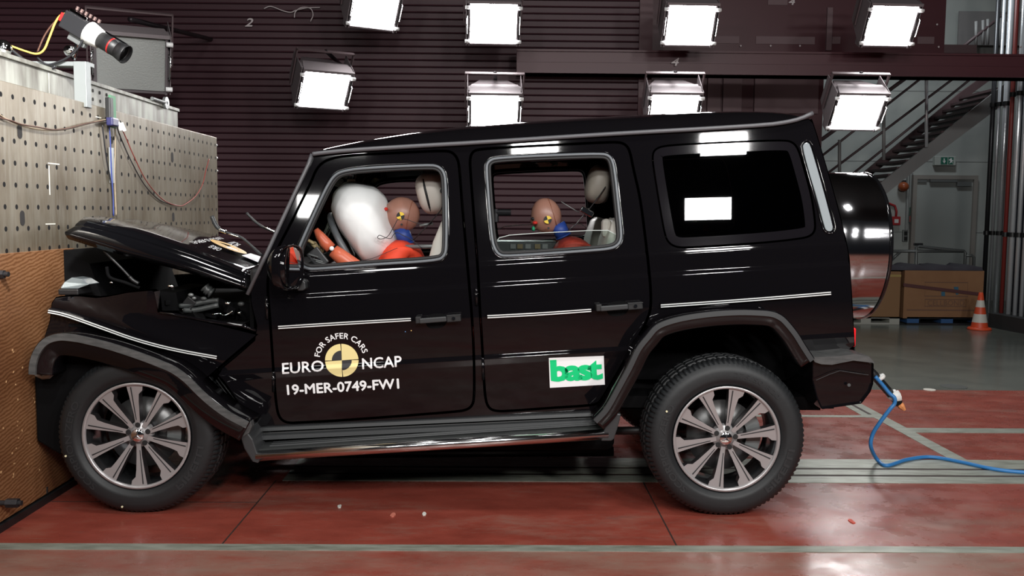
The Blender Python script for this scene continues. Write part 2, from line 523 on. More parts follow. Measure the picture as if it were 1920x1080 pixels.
M_NUM = mat('number_paint', (.62, .55, .56), .6)
number('4', 1266, 116, 14, 14, YBM - .04, 'number', beam, M_NUM)
nb = number('2', 467, 42, 15, 15, YW - .02, 'wall_number', None, M_NUM); tag(nb, 'pale number 2 fixed on the dark slatted wall', 'number')
# upper deck behind the beam
YU = 6.9
def pxbox(x0, x1, y0, y1, Y, dy=.06):
    a = W(x0, y1, Y); b = W(x1, y0, Y); return bb(a.x, b.x, Y, Y + dy, a.z, b.z)
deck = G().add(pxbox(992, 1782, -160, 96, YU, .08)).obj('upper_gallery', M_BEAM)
tag(deck, 'dark glare-reddened gallery parapet above the long beam', 'gallery')
gp = G()
for q in ((1340, 1386, 68, 81), (1417, 1528, 69, 82), (1560, 1576, 69, 82), (1720, 1752, 69, 82), (1105, 1225, 18, 45), (1440, 1478, -40, 9)): G().add(pxbox(*q, YU - .01, .012)).obj('light_panel', M_PANEL, deck)
for q in ((1091, 1101, 8, 90), (1549, 1562, 14, 94), (1189, 1196, 66, 80)): G().add(pxbox(*q, YU - .03, .03)).obj('post', M_PANEL, deck)
gp = G(); gp.add(cyl(W(1116, -20, YU - .05), W(1115, 88, YU - .05), .008)); gp.obj('cable', mat('ochre_cable', (.35, .16, .08), .5), deck)
for q in ((1015, 84), (1063, 84), (1116, 94), (1171, 85), (1389, 86), (1445, 86), (1500, 86), (1757, 46), (1760, 88), (1914, 88)):
    p = W(q[0], q[1], YU - .02); G().add(ell(p, (.013, .013, .013), us=8, vs=6), True).obj('bolt', M_NUM, deck)
number('4', 1485, 3, 12, 12, YU - .012, 'number', deck, M_NUM)
# panels on the lower right of the shutter
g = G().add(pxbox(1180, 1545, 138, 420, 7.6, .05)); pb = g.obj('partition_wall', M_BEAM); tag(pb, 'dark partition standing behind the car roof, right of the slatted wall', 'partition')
for x0, x1 in ((1190, 1206), (1326, 1352), (1355, 1392), (1414, 1536)): G().add(pxbox(x0, x1, 140, 212, 7.55, .05)).obj('light_panel', M_PANEL, pb)
ORG[pb.name] = Vector()

# ------------------------------------------------------------------ crash barrier
XB = -2.335
def barrier_mat():
    m = bpy.data.materials.new('drilled_steel'); m.use_nodes = True; nt = m.node_tree; b = nt.nodes['Principled BSDF']; L = nt.links
    tc = nt.nodes.new('ShaderNodeTexCoord'); sp = nt.nodes.new('ShaderNodeSeparateXYZ'); L.new(tc.outputs['Object'], sp.inputs[0])
    def mth(op, a, bb=None, c=None):
        n = nt.nodes.new('ShaderNodeMath'); n.operation = op
        for i, q in enumerate((a, bb, c)):
            if q is None: continue
            if isinstance(q, (int, float)): n.inputs[i].default_value = q
            else: L.new(q, n.inputs[i])
        return n.outputs[0]
    P = .1020
    fy = mth('SUBTRACT', mth('FLOORED_MODULO', mth('ADD', sp.outputs['Y'], .0656 + P / 2 + P * 20), P), P / 2)
    PZ = .10444
    fz = mth('SUBTRACT', mth('FLOORED_MODULO', mth('ADD', sp.outputs['Z'], -1.4917 + PZ / 2 + PZ * 20), PZ), PZ / 2)
    r = mth('SQRT', mth('ADD', mth('MULTIPLY', fy, fy), mth('MULTIPLY', fz, fz)))
    hole = mth('LESS_THAN', r, .0125)
    def nz(sc, stretch, det=8, ro=.6):
        mp = nt.nodes.new('ShaderNodeMapping'); mp.inputs['Scale'].default_value = stretch
        n = nt.nodes.new('ShaderNodeTexNoise'); n.inputs['Scale'].default_value = sc; n.inputs['Detail'].default_value = det; n.inputs['Roughness'].default_value = ro
        L.new(tc.outputs['Object'], mp.inputs[0]); L.new(mp.outputs[0], n.inputs['Vector']); return n
    r1 = nt.nodes.new('ShaderNodeValToRGB'); e = r1.color_ramp.elements
    e[0].position = .3; e[0].color = (.12, .093, .06, 1); e[1].position = .7; e[1].color = (.235, .205, .155, 1)
    L.new(nz(2.2, (1, 1.5, .8)).outputs['Fac'], r1.inputs[0])
    r2 = nt.nodes.new('ShaderNodeValToRGB'); e = r2.color_ramp.elements
    e[0].position = .45; e[0].color = (0, 0, 0, 1); e[1].position = .75; e[1].color = (.6, .6, .6, 1)
    L.new(nz(9, (1, 3, .25), 10, .7).outputs['Fac'], r2.inputs[0])
    mx = nt.nodes.new('ShaderNodeMix'); mx.data_type = 'RGBA'; L.new(r2.outputs[0], mx.inputs[0]); L.new(r1.outputs[0], mx.inputs[6]); mx.inputs[7].default_value = (.36, .35, .30, 1)
    mh = nt.nodes.new('ShaderNodeMix'); mh.data_type = 'RGBA'; L.new(hole, mh.inputs[0]); L.new(mx.outputs[2], mh.inputs[6]); mh.inputs[7].default_value = (.004, .004, .005, 1)
    L.new(mh.outputs[2], b.inputs['Base Color'])
    b.inputs['Metallic'].default_value = .35
    L.new(mth('MULTIPLY_ADD', hole, .4, .42), b.inputs['Roughness'])
    bp = nt.nodes.new('ShaderNodeBump'); bp.inputs['Strength'].default_value = .9; bp.inputs['Distance'].default_value = .01; bp.invert = True
    L.new(hole, bp.inputs['Height']); L.new(bp.outputs[0], b.inputs['Normal'])
    return m
M_BARR = barrier_mat()
M_BLOCK = mat('grey_painted_steel', (.36, .37, .33), .5, metal=.2, noise=(.17, .16, .14), nscale=5, stretch=(1, 3, .6))
zt = WX(0, 150, XB).z; yend = WX(409, 400, XB).y
bar = G().add(bb(XB - .13, XB, -1.1, yend, .035, zt)).obj('crash_barrier', M_BARR, bevel=.004)
tag(bar, 'large steel barrier face drilled with rows of holes left of the car', 'crash barrier')
for (px, py, h, w) in ((37, 246, 28, 8), (42, 409, 28, 8), (323, 295, 19, 4), (325, 407, 17, 4), (209, 263, 14, 3)):
    p = WX(px, py, XB + .001); sc = 1700 / (p.y - CAM.y); hh = h / sc / 2; ww = .022
    poly = []
    for k in range(16):
        t = 2 * PI * k / 16; poly.append(Vector((XB + .0005, p.y + ww * math.cos(t), p.z + (hh - ww) * (1 if math.sin(t) > 0 else -1) + ww * math.sin(t))))
    G().add(prism(poly, (.0012, 0, 0))).obj('slot', mat('slot_black', (.018, .016, .016), .8), bar)
for py in (272, 296, 320):
    p = WX(409, py, XB); g = G(); g.add(cyl((XB - .04, yend, p.z), (XB - .04, yend + .11, p.z), .012, seg=10)); g.add(cyl((XB - .04, yend + .07, p.z), (XB - .04, yend + .09, p.z), .02, seg=6)); g.obj('bolt', M_STEELG, bar)
for (px, py, L_, d) in ((92, 316, .30, 'z'), (101, 307, .12, 'y'), (95, 420, .10, 'y'), (185, 220, .07, 'y')):
    p = WX(px, py, XB + .001)
    if d == 'z': G().add(bb(XB, XB + .0012, p.y - .003, p.y + .005, p.z - L_ * .45, p.z + L_ * .05)).obj('scratch', mat('bright_scratch', (.75, .75, .68), .4), bar)
    else: G().add(bb(XB, XB + .0012, p.y - L_ / 2, p.y + L_ / 2, p.z - .003, p.z + .003)).obj('scratch', mat('bright_scratch', (.75, .75, .68), .4), bar)
# massive block carrying it
XK = XB - .17
zk = WX(0, 101, XK).z; yk = WX(333, 207, XK).y
g = G(); g.add(bb(-4.6, XK, -1.4, yk, 0, zk)); g.add(bb(-4.6, XK + .012, -1.4, yk + .01, zk - .012, zk + .012))
p = WX(95, 150, XK); g.add(bb(XK, XK + .006, p.y - .03, p.y + .09, zt - .3, zk - .02))
blk = g.obj('barrier_block', M_BLOCK, bevel=.004); tag(blk, 'massive grey painted block behind the drilled steel face', 'barrier block')
for (px, py) in ((174, 170), (187, 174), (200, 178), (174, 186), (188, 190), (200, 193)):
    p = WX(px, py, XK + .001); G().add(cyl(p, p + Vector((.002, 0, 0)), .011, seg=10)).obj('bolt_hole', mat('slot_black', (.018, .016, .016), .8), blk)
p = WX(280, 190, XK); q = WX(303, 190, XK)
g = G(); a = Vector((XK + .02, p.y, zk + .02)); b_ = Vector((XK + .02, q.y, zk + .02)); g.add(cyl(a, b_, .013)); g.add(lathe([(.012, -.01), (.045, -.01), (.045, .01), (.012, .01)], b_ + Vector((0, .03, 0)), (1, 0, 0), 20, True))
e = g.obj('lifting_eye', M_STEELG); tag(e, 'steel lifting eye on top edge of the grey block', 'lifting eye')
# plywood facing
XP = -2.298
def wood():
    m = bpy.data.materials.new('plywood'); m.use_nodes = True; nt = m.node_tree; b = nt.nodes['Principled BSDF']; L = nt.links
    tc = nt.nodes.new('ShaderNodeTexCoord'); mp = nt.nodes.new('ShaderNodeMapping'); L.new(tc.outputs['Object'], mp.inputs[0])
    mp.inputs['Scale'].default_value = (1, 1.0, 1.6); mp.inputs['Rotation'].default_value = (math.radians(-18), 0, 0)
    n = nt.nodes.new('ShaderNodeTexNoise'); n.inputs['Scale'].default_value = 1.5; n.inputs['Detail'].default_value = 3
    wv = nt.nodes.new('ShaderNodeTexWave'); wv.wave_type = 'BANDS'; wv.bands_direction = 'Z'; wv.inputs['Scale'].default_value = 11; wv.inputs['Distortion'].default_value = 7; wv.inputs['Detail'].default_value = 6; wv.inputs['Detail Scale'].default_value = 1.1; wv.inputs['Detail Roughness'].default_value = .65
    L.new(mp.outputs[0], wv.inputs['Vector']); L.new(mp.outputs[0], n.inputs['Vector'])
    r = nt.nodes.new('ShaderNodeValToRGB'); e = r.color_ramp.elements; e[0].position = .05; e[0].color = (.19, .078, .028, 1); e[1].position = .35; e[1].color = (.25, .112, .048, 1)
    x = r.color_ramp.elements.new(.9); x.color = (.34, .17, .08, 1)
    L.new(wv.outputs['Fac'], r.inputs[0])
    r2 = nt.nodes.new('ShaderNodeValToRGB'); e = r2.color_ramp.elements; e[0].position = .35; e[0].color = (.62, .55, .5, 1); e[1].position = .7; e[1].color = (1, 1, 1, 1); L.new(n.outputs['Fac'], r2.inputs[0])
    mx = nt.nodes.new('ShaderNodeMix'); mx.data_type = 'RGBA'; mx.blend_type = 'MULTIPLY'; mx.inputs[0].default_value = 1; L.new(r.outputs[0], mx.inputs[6]); L.new(r2.outputs[0], mx.inputs[7])
    L.new(mx.outputs[2], b.inputs['Base Color']); b.inputs['Roughness'].default_value = .5
    return m
zp = WX(0, 477, XP).z; yp = WX(136, 468, XP).y; zlow = .045
poly = [(-1.1, zlow), (1.6, zlow), (1.6, .6), (yp + .18, .85), (yp + .10, zp - .13), (yp + .13, zp - .10), (yp + .05, zp - .05), (yp + .02, zp + .0), (yp - .01, zp), (-1.1, zp)]
g = G().add(prism([Vector((XP, a, b)) for a, b in poly], (-.034, 0, 0))); ply = fixn(g.obj('plywood_board', wood()))
tag(ply, 'brown plywood board fixed on the lower half of the barrier', 'plywood board')
g = G(); rnd = random.Random(3)
for k in range(16):
    t = rnd.random(); yy = yp + .02 + .10 * t; z0 = zp - .02 - .13 * t
    g.add(cyl((XP, yy, z0), (XP + .03 + .03 * rnd.random(), yy + .03 * rnd.random(), z0 + .05 * (rnd.random() - .3)), .004, .001, 5))
g.obj('splinter', mat('fresh_splinters', (.55, .33, .16), .7), ply)
g = G()
for k in range(26):
    px = rnd.uniform(2, 78); py = rnd.uniform(640, 900); p = WX(px, py, XP + .001)
    g.add(box(p, (.002, rnd.uniform(.004, .012), rnd.uniform(.003, .009)), Euler((rnd.random() * 3, 0, 0)).to_matrix()))
g.obj('chipped_spot', mat('fresh_splinters', (.55, .33, .16), .7), ply)
p = WX(88, 919, XP); G().add(box(p, (.006, .012, .034))).obj('slot', mat('slot_black', (.018, .016, .016), .8), ply)
foot = G().add(bb(XB - .1, XP + .012, -1.1, 1.6, 0, .034)).obj('barrier_foot', M_BLACK); foot.parent = bar
for (px, py, r, lab) in ((0, 943, .022, 'threaded steel bolt sticking out of the plywood near the floor'), (0, 514, .02, 'dark bolt head at the upper left edge of the plywood')):
    p = WX(px, py, XP); g = G(); g.add(cyl(p, p + Vector((.10 if py > 900 else .04, 0, 0)), .012, seg=12)); g.add(cyl(p + Vector((.03 if py > 900 else 0, 0, 0)), p + Vector((.085 if py > 900 else .02, 0, 0)), r, seg=6))
    tag(g.obj('bolt', M_DARKSTEEL), lab, 'bolt')
# cables down the barrier face
def wirep(pts, X): return [WX(a, b, X) for a, b in crom([Vector(q) for q in pts], 6)]
def crom2(pts, n=6): return [(q.x, q.y) for q in crom([Vector(q) for q in pts], n)]
def wire(name, pts, X, r, m, label):
    P3 = [WX(a, b, X) for a, b in crom2(pts)]
    o = G().add(tube(P3, r, 6), True).obj(name, m); tag(o, label, 'cable'); return o
M_CB = mat('cable_brown', (.10, .045, .03), .5); M_CK = mat('cable_black', (.015, .015, .018), .4); M_CR = mat('cable_red', (.25, .03, .02), .5); M_CT = mat('cable_tan', (.33, .26, .18), .5); M_CBL = mat('cable_blue', (.03, .05, .22), .45)
wire('cable', [(-5, 212), (10, 222), (35, 233), (60, 240), (90, 244), (120, 243), (150, 236), (180, 228), (200, 224)], XB + .012, .004, M_CT, 'tan cable sagging along the drilled steel face to the green tape')
wire('cable', [(-5, 220), (20, 226), (40, 233), (70, 238), (100, 243), (130, 240), (160, 232), (195, 226)], XB + .016, .0035, M_CB, 'thin brown cable beside the tan one on the steel face')
wire('cable', [(192, 234), (195, 262), (200, 300), (206, 330), (210, 365), (212, 404)], XB + .012, .004, M_CK, 'black cable hanging left of the taped vertical bundle')
wire('cable', [(205, 234), (207, 268), (209, 320), (212, 370), (213, 405)], XB + .016, .004, M_CBL, 'dark blue cable hanging behind the silver tape')
wire('cable', [(216, 234), (216, 280), (215, 330), (217, 380), (218, 404)], XB + .012, .004, M_CT, 'tan cable hanging right of the silver tape')
wire('cable', [(218, 234), (228, 262), (245, 300), (270, 345), (295, 372), (315, 382), (332, 385)], XB + .012, .0035, M_CK, 'black cable running diagonally from green tape to the low point')
wire('cable', [(222, 228), (236, 258), (252, 295), (275, 340), (305, 374), (335, 386), (352, 380), (368, 366), (380, 345), (386, 320), (392, 298)], XB + .018, .0035, M_CR, 'red cable sagging in a wide loop across the steel face')
a = WX(210, 277, XB + .01); b_ = WX(209, 343, XB + .01)
tp = G().add(box((a + b_) / 2, (.006, .055, (a - b_).z))).obj('silver_tape', mat('silver_tape', (.55, .58, .6), .3, metal=.5)); tag(tp, 'silver tape strip holding the hanging cables to the steel', 'tape')
j = empty('cable_junction', WX(207, 215, XB), 'green taped cable junction at the top edge of the steel face', 'cable junction')
c = WX(207, 215, XB + .02)
g = G(); g.add(box(c + Vector((0, .03, .02)), (.012, .08, .19))); g.obj('green_tape', mat('green_tape', (.05, .22, .10), .5), j, bevel=.004)
G().add(box(c + Vector((.01, -.035, .03)), (.03, .05, .13))).obj('clamp', M_BLACK, j, bevel=.006)
G().add(box(c + Vector((.02, -.02, -.045)), (.04, .09, .05))).obj('connector', mat('dark_blue_plug', (.03, .03, .10), .3), j, bevel=.008)
for dz in (0, 1): G().add(cyl(c + Vector((.03, .03 + .05 * dz, -.04)), c + Vector((.04, .05 + .05 * dz, -.085)), .011, seg=10)).obj('plug', mat('white_plastic', (.8, .8, .8), .4), j)

# ------------------------------------------------------------------ floodlights
M_HOUS = mat('lamp_housing', (.22, .19, .20), .5, metal=.2)
M_HOUSW = mat('lamp_clip', (.85, .85, .85), .4)
M_LIT = mat('lit_lens', (1, 1, 1), .4, emit=(1.0, .985, .985), es=LAMP_STRENGTH)
def diff_glass():
    m = mat('unlit_lens', (.30, .31, .30), .5, spec=.5, bump=.5, nscale=90); return m
M_UNLIT = diff_glass()
def floodlight(lit):
    r = empty('floodlight', (0, 0, 0), 'x', 'floodlight', 'floodlights lit behind the car'); w, h = .235, .20
    g = G(); rows = []
    for (s, t, y) in ((1.0, 1.0, 0), (1.13, 1.14, .02), (1.13, 1.14, .10), (.62, .62, .42), (.55, .5, .46)):
        rows.append([Vector((a * w * s, y, b * h * t)) for a, b in ((-1, -1), (1, -1), (1, 1), (-1, 1))])
    v, f = grid(rows, closed=True); f.append((16, 17, 18, 19)); g.add((v, f)); g.obj('housing', M_HOUS, r, local=True)
    g = G()
    n = 8; P_ = [[Vector((w * (2 * i / n - 1), -.012 - .012 * (1 - (2 * i / n - 1) ** 2) * (1 - (2 * k / n - 1) ** 2), h * (2 * k / n - 1))) for k in range(n + 1)] for i in range(n + 1)]
    g.add(grid(P_), True); ln = g.obj('lens', M_LIT if lit else M_UNLIT, r, local=True)
    g = G()
    for a, b, c_, d in ((-1.07, -1, -1.12, 1.12), (1, 1.07, -1.12, 1.12)): g.add(bb(a * w, b * w, -.03, .03, c_ * h, d * h))
    for c_, d in ((-1.1, -1.02), (1.02, 1.1)): g.add(bb(-1.07 * w, 1.07 * w, -.02, .03, c_ * h, d * h))
    g.obj('frame', mat('lamp_frame', (.16, .14, .15), .4, metal=.4), r, local=True)
    for sx in (-1, 1):
        for sz in (-1, 1):
            G().add(cyl((sx * w * 1.02, -.045, sz * h * .86), (sx * w * 1.22, -.045, sz * h * .86), .018, seg=12), True).obj('clip', M_HOUSW, r, local=True)
        G().add(tube([(sx * w * 1.10, -.03, -.09), (sx * w * 1.14, -.07, -.085), (sx * w * 1.14, -.07, .085), (sx * w * 1.10, -.03, .09)], .006, 8), True).obj('handle', M_CHROME, r, local=True)
    g = G(); g.add(grid([[Vector((-w * 1.12, -.05, h * 1.16)), Vector((w * 1.12, -.05, h * 1.16))], [Vector((-w * 1.0, .12, h * 1.20)), Vector((w * 1.0, .12, h * 1.20))]]))
    g.add(bb(-w * 1.12, w * 1.12, -.055, -.04, h * 1.08, h * 1.20)); g.obj('visor', M_HOUS, r, local=True, solid=.006)
    for sx in (-1, 1):
        g = G()
        g.add(grid([[Vector((sx * w * 1.16, -.03, -h * 1.1)), Vector((sx * w * 1.16, -.03, h * 1.15))], [Vector((sx * w * 1.16, .30, -h * .2)), Vector((sx * w * 1.16, .30, h * 1.25))]]))
        g.obj('side_plate', M_HOUS, r, local=True, solid=.006)
    g = G(); yk_ = .16
    for sx in (-1, 1): g.add(bb(sx * w * 1.26 - .006, sx * w * 1.26 + .006, yk_ - .02, yk_ + .02, -.05, h * 1.72))
    g.add(bb(-w * 1.28, w * 1.28, yk_ - .02, yk_ + .02, h * 1.68, h * 1.74)); g.obj('yoke', mat('yoke_mauve', (.10, .07, .075), .5), r, local=True)
    return r
def dup(root):
    c = root.copy(); COL.objects.link(c)
    for ch in list(root.children):
        k = ch.copy(); COL.objects.link(k); k.parent = c
    return c
lamp0 = floodlight(True)
LY = 5.0
spec = [(702, 15, 30, 'leftmost lit floodlight of the top row, cut by the frame edge'), (607, 168, 30, 'lit floodlight lowest on the left, seen beside the slatted wall'),
        (925, 44, 3, 'lit floodlight of the top row above the front door window'), (927, 209, 3, 'lit floodlight just above the car roof over the front door'),
        (1293, 47, 2, 'lit floodlight of the top row above the rear door'), (1262, 208, 1, 'lit floodlight half hidden by the car roof'),
        (1668, 48, -4, 'lit floodlight of the top row farthest right'), (1606, 209, -4, 'lit floodlight at the right above the spare wheel')]
roots = [lamp0] + [dup(lamp0) for _ in spec[1:]]
for r, (px, py, yaw, lab) in zip(roots, spec):
    r['label'] = lab; r.location = W(px, py, LY)
    pitch = 37 if py > 100 else 30
    r.rotation_euler = (Matrix.Rotation(math.radians(yaw), 3, 'Z') @ Matrix.Rotation(math.radians(pitch), 3, 'X')).to_euler()
    if px > 1600: r.rotation_euler = (Matrix.Rotation(math.radians(3), 3, 'Z') @ Matrix.Rotation(math.radians(pitch), 3, 'X')).to_euler()
un = floodlight(False); un.name = 'floodlight'; del un['group']
un.location = W(246, 118, 3.9); un['label'] = 'unlit floodlight with textured grey glass behind the crash camera'
un.scale = (1.2, 1.2, 1.2)
un.rotation_euler = (Matrix.Rotation(math.radians(24), 3, 'Z') @ Matrix.Rotation(math.radians(26), 3, 'X')).to_euler()
# pipes the floodlights hang from
M_PIPE = mat('black_pipe', (.02, .015, .018), .4, metal=.3)
for i, r in enumerate(roots + [un]):
    R3 = r.rotation_euler.to_matrix(); p0 = r.location + R3 @ Vector((0, .16, .345)); yb = YW + .03 if r.location.x < .3 else YBM
    if r is not un and r.location.x >= .3 and p0.z < zb0: p1 = Vector((p0.x, YBM + .06, zb0 + .03))
    elif r is un: p1 = Vector((p0.x, YW, p0.z + .25))
    else: p1 = Vector((p0.x, yb, p0.z if not (zb0 < p0.z < zb1) else p0.z))
    loc = R3.transposed() * (1 / r.scale.x)
    vf = cyl(loc @ (p0 - r.location), loc @ (p1 - r.location), .02, seg=10)
    G().add(vf, True).obj('arm', M_PIPE, r, local=True)

# ------------------------------------------------------------------ high speed camera on the barrier
cc = W(152, 62, .85)
hc = empty('high_speed_camera', cc, 'high speed camera with long lens on a bracket above the barrier', 'camera')
e0 = W(124, 36, .85); e1 = W(232, 100, .82); ax = (e1 - e0).normalized()
u_, v_ = frame_to(ax)
MC = Matrix((ax, -u_, v_)).transposed()
def cb(t0, t1, w, h, ox=0, oz=0): 
    c_ = e0 + ax * ((t0 + t1) / 2) + (-u_) * ox + v_ * oz
    return box(c_, (t1 - t0, w, h), MC)
Lc = (e1 - e0).length
G().add(cb(0, Lc * .42, .085, .10)).obj('body', M_DARKSTEEL, hc, bevel=.005)
G().add(cb(0, Lc * .30, .03, .02, 0, .06)).obj('connector_row', M_CHROME, hc, bevel=.004)
G().add(cb(-.03, .0, .05, .05, 0, .0)).obj('rear_plug', mat('red_plug', (.4, .02, .02), .4), hc, bevel=.006)
for k in range(6): 
    q = e0 + ax * (Lc * (.08 + k * .075)) + v_ * .075; G().add(cyl(q, q + v_ * .02, .009, seg=8)).obj('screw', mat('screw_mixed', (.5, .35, .33), .3, metal=.8), hc)
G().add(cyl(e0 + ax * Lc * .40, e0 + ax * Lc * .60, .068, .052, 20), True).obj('tape_wrap', mat('white_tape', (.85, .85, .82), .5, bump=.6, nscale=40), hc)
G().add(cyl(e0 + ax * Lc * .58, e0 + ax * Lc * .98, .046, .046, 24), True).obj('lens', M_BLACK, hc)
G().add(cyl(e0 + ax * Lc * .78, e0 + ax * Lc * .80, .0475, .0475, 24), True).obj('lens_ring', mat('red_ring', (.5, .02, .02), .4), hc)
g = G(); g.add(lathe([(.047, 0), (.056, .05), (.054, .055), (.042, .002)], e0 + ax * Lc * .9, ax, 28, True), True); g.obj('lens_hood', M_BLACK, hc)
G().add(box(e0 + ax * Lc * .80 + v_ * .052, (Lc * .36, .014, .008), MC)).obj('lens_support', M_CHROME, hc)
a = e0 + ax * Lc * .3 - v_ * .07
G().add(box(a, (.11, .03, .04), MC)).obj('mount_plate', M_STEELG, hc, bevel=.005)
G().add(cyl(a, W(138, 112, .85), .012)).obj('mount_rod', M_CHROME, hc)
q = W(132, 95, .83); G().add(lathe([(.0, -.02), (.03, -.02), (.03, .02), (0, .02)], q, (0, 1, .2), 18), True).obj('knob', M_CHROME, hc)
g = G(); b0 = W(152, 116, .80); b1 = W(152, 188, .80)
g.add(bb(b0.x - .035, b0.x + .035, .78, .84, b1.z - .04, b0.z)); g.add(bb(b0.x - .5, b0.x + .03, .82, .90, b0.z - .02, b0.z + .005)); bk = g.obj('bracket', mat('bracket_steel', (.26, .28, .28), .45, metal=.4), hc, bevel=.003)
def wire3(pts, Y, r, m, label, name='cable'):
    o = G().add(tube([W(a, b, Y) for a, b in crom2(pts)], r, 6), True).obj(name, m); tag(o, label, 'cable'); return o
wire3([(-6, 78), (20, 86), (45, 95), (68, 101), (82, 94), (92, 72), (104, 42), (115, 28), (128, 25)], .84, .006, mat('cable_yellow', (.75, .50, .10), .4), 'yellow cable arching up to the back of the crash camera')
wire3([(160, 62), (150, 85), (132, 104), (110, 116), (88, 121), (70, 108)], .80, .006, M_CK, 'black cable looping under the crash camera')
wire3([(20, 92), (45, 112), (70, 128), (92, 130), (104, 124)], .76, .009, M_CK, 'thick black cable drooping over the edge of the grey block')
wire3([(70, 98), (82, 70), (95, 50), (110, 34)], .90, .005, M_CB, 'thin brown cable rising beside the yellow one')
sb = G(); p = W(6, 90, .7); sb.add(lathe([(0, -.02), (.04, -.02), (.045, 0), (.04, .02), (0, .02)], p, (.5, -1, 0), 20), True); o = sb.obj('round_connector', M_CHROME); tag(o, 'round metal connector at the left end of the yellow cable', 'connector')
wire3([(495, 16), (508, 12), (530, 20), (545, 23), (556, 19), (575, 15), (600, 14)], YW - .03, .006, M_NUM, 'pale cable fixed along the slatted wall right of number 2')
wire3([(552, 33), (554, 22), (566, 14), (582, 16), (587, 28), (582, 40)], YW - .05, .006, M_NUM, 'pale cable loop hanging on the slatted wall left of the top lamp')

# ------------------------------------------------------------------ far corner: door, signs, stairs, boxes
M_DOOR = mat('grey_door', (.30, .32, .31), .6)
a = W(1716, 336, YB); b_ = W(1822, 336, YB)
DR = st('door_1', G().add(bb(a.x, b_.x, YB - .05, YB, 0, a.z)), M_DOOR, bevel=.004)
g = G(); fw_ = .07
g.add(bb(a.x - fw_, a.x, YB - .09, YB, 0, a.z + fw_)); g.add(bb(b_.x, b_.x + fw_, YB - .09, YB, 0, a.z + fw_)); g.add(bb(a.x, b_.x, YB - .09, YB, a.z, a.z + fw_)); g.obj('door_frame', mat('door_frame', (.26, .24, .22), .6), DR)
g = G(); g.add(pxbox(1745, 1795, 337, 341, YB - .12, .05)); g.add(pxbox(1795, 1822, 341, 349, YB - .11, .05)); g.obj('door_closer', M_STEELG, DR)
g = G(); g.add(pxbox(1717, 1738, 335, 342, YB - .08, .03)); g.obj('hinge_plate', M_STEELG, DR)
g = G(); g.add(pxbox(1714, 1731, 456, 460, YB - .12, .04)); g.obj('door_handle', M_DARKSTEEL, DR, bevel=.005)
M_GREEN = mat('sign_green', (.02, .15, .10), .5); M_WHITE = mat('white_plastic', (.8, .8, .8), .4)
ex = empty('exit_sign', W(1773, 302, YB - .06), 'green and white emergency exit sign above the grey door', 'exit sign')
G().add(pxbox(1753, 1793, 293, 310, YB - .10, .10)).obj('housing', mat('sign_grey', (.45, .48, .45), .5), ex, bevel=.01)
g = G(); g.add(pxbox(1764, 1777, 295, 308, YB - .106, .005)); g.add(pxbox(1778, 1788, 295, 308, YB - .106, .005)); g.obj('green_panel', M_GREEN, ex)
def pp(pts, Y, t=.004): return prism([W(x, y, Y) for x, y in pts], (0, t, 0))
g = G(); g.add(pp([(1769.5, 297), (1771.5, 297), (1771.5, 302), (1774, 301), (1770.5, 306.5), (1767, 301), (1769.5, 302)], YB - .111)); g.obj('arrow', M_WHITE, ex)
g = G(); g.add(pp([(1782, 297), (1785, 296.5), (1785, 300), (1788, 301), (1785, 303), (1787, 307), (1784, 304), (1780, 307), (1782, 302), (1779, 300)], YB - .111)); g.obj('running_figure', M_WHITE, ex)
rb = empty('fire_alarm_box', W(1681, 414, YB), 'red square fire alarm box on the white wall behind the spare wheel', 'fire alarm')
G().add(pxbox(1672, 1689, 406, 422, YB - .07, .07)).obj('case', mat('alarm_red', (.42, .025, .03), .5), rb, bevel=.006)
G().add(pxbox(1677, 1685, 411, 418, YB - .075, .006)).obj('window', M_WHITE, rb)
G().add(tube([W(1680, 406, YB - .03), W(1681, 396, YB - .03), W(1678, 386, YB - .03), W(1668, 382, YB - .03), W(1655, 382, YB - .03)], .02, 8), True).obj('pipe', mat('alarm_red', (.42, .025, .03), .5), rb)
g = G(); g.add(ell(W(1694, 350, YB - .09), (.09, .09, .085)), True); o = g.obj('warning_beacon', mat('beacon_orange', (.35, .085, .03), .35)); tag(o, 'orange warning beacon left of the grey door', 'beacon')
G().add(pxbox(1690, 1699, 338, 346, YB - .09, .09)).obj('base', M_DARKSTEEL, o)
sg = empty('extinguisher_sign', W(1710, 404, YB), 'dark green safety sign with red square beside the door frame', 'safety sign')
G().add(pxbox(1703, 1717, 389, 419, YB - .03, .03)).obj('plate', mat('sign_dark_green', (.02, .06, .045), .5), sg)
G().add(pxbox(1705, 1715, 405, 416, YB - .034, .005)).obj('red_square', mat('sign_red', (.3, .05, .05), .5), sg)
G().add(pxbox(1709, 1714, 392, 401, YB - .034, .005)).obj('symbol', M_WHITE, sg)
sw = empty('wall_switch', W(1698, 442, YB), 'small grey switch box with two black switches left of the door', 'wall switch')
G().add(pxbox(1693, 1703, 431, 453, YB - .05, .05)).obj('box', M_STEELG, sw, bevel=.006)
for y0 in (434, 444): G().add(pxbox(1695.5, 1701.5, y0, y0 + 7, YB - .06, .012)).obj('switch', M_BLACK, sw)
cdt = G()
for x in (1698, 1703, 1708): cdt.add(cyl(W(x, 430 if x < 1705 else 388, YB - .02), W(x + 3, 325, YB - .02), .012, seg=6))
o = cdt.obj('conduit', M_STEELG); tag(o, 'thin grey cable conduits running up the wall left of the door', 'conduit')
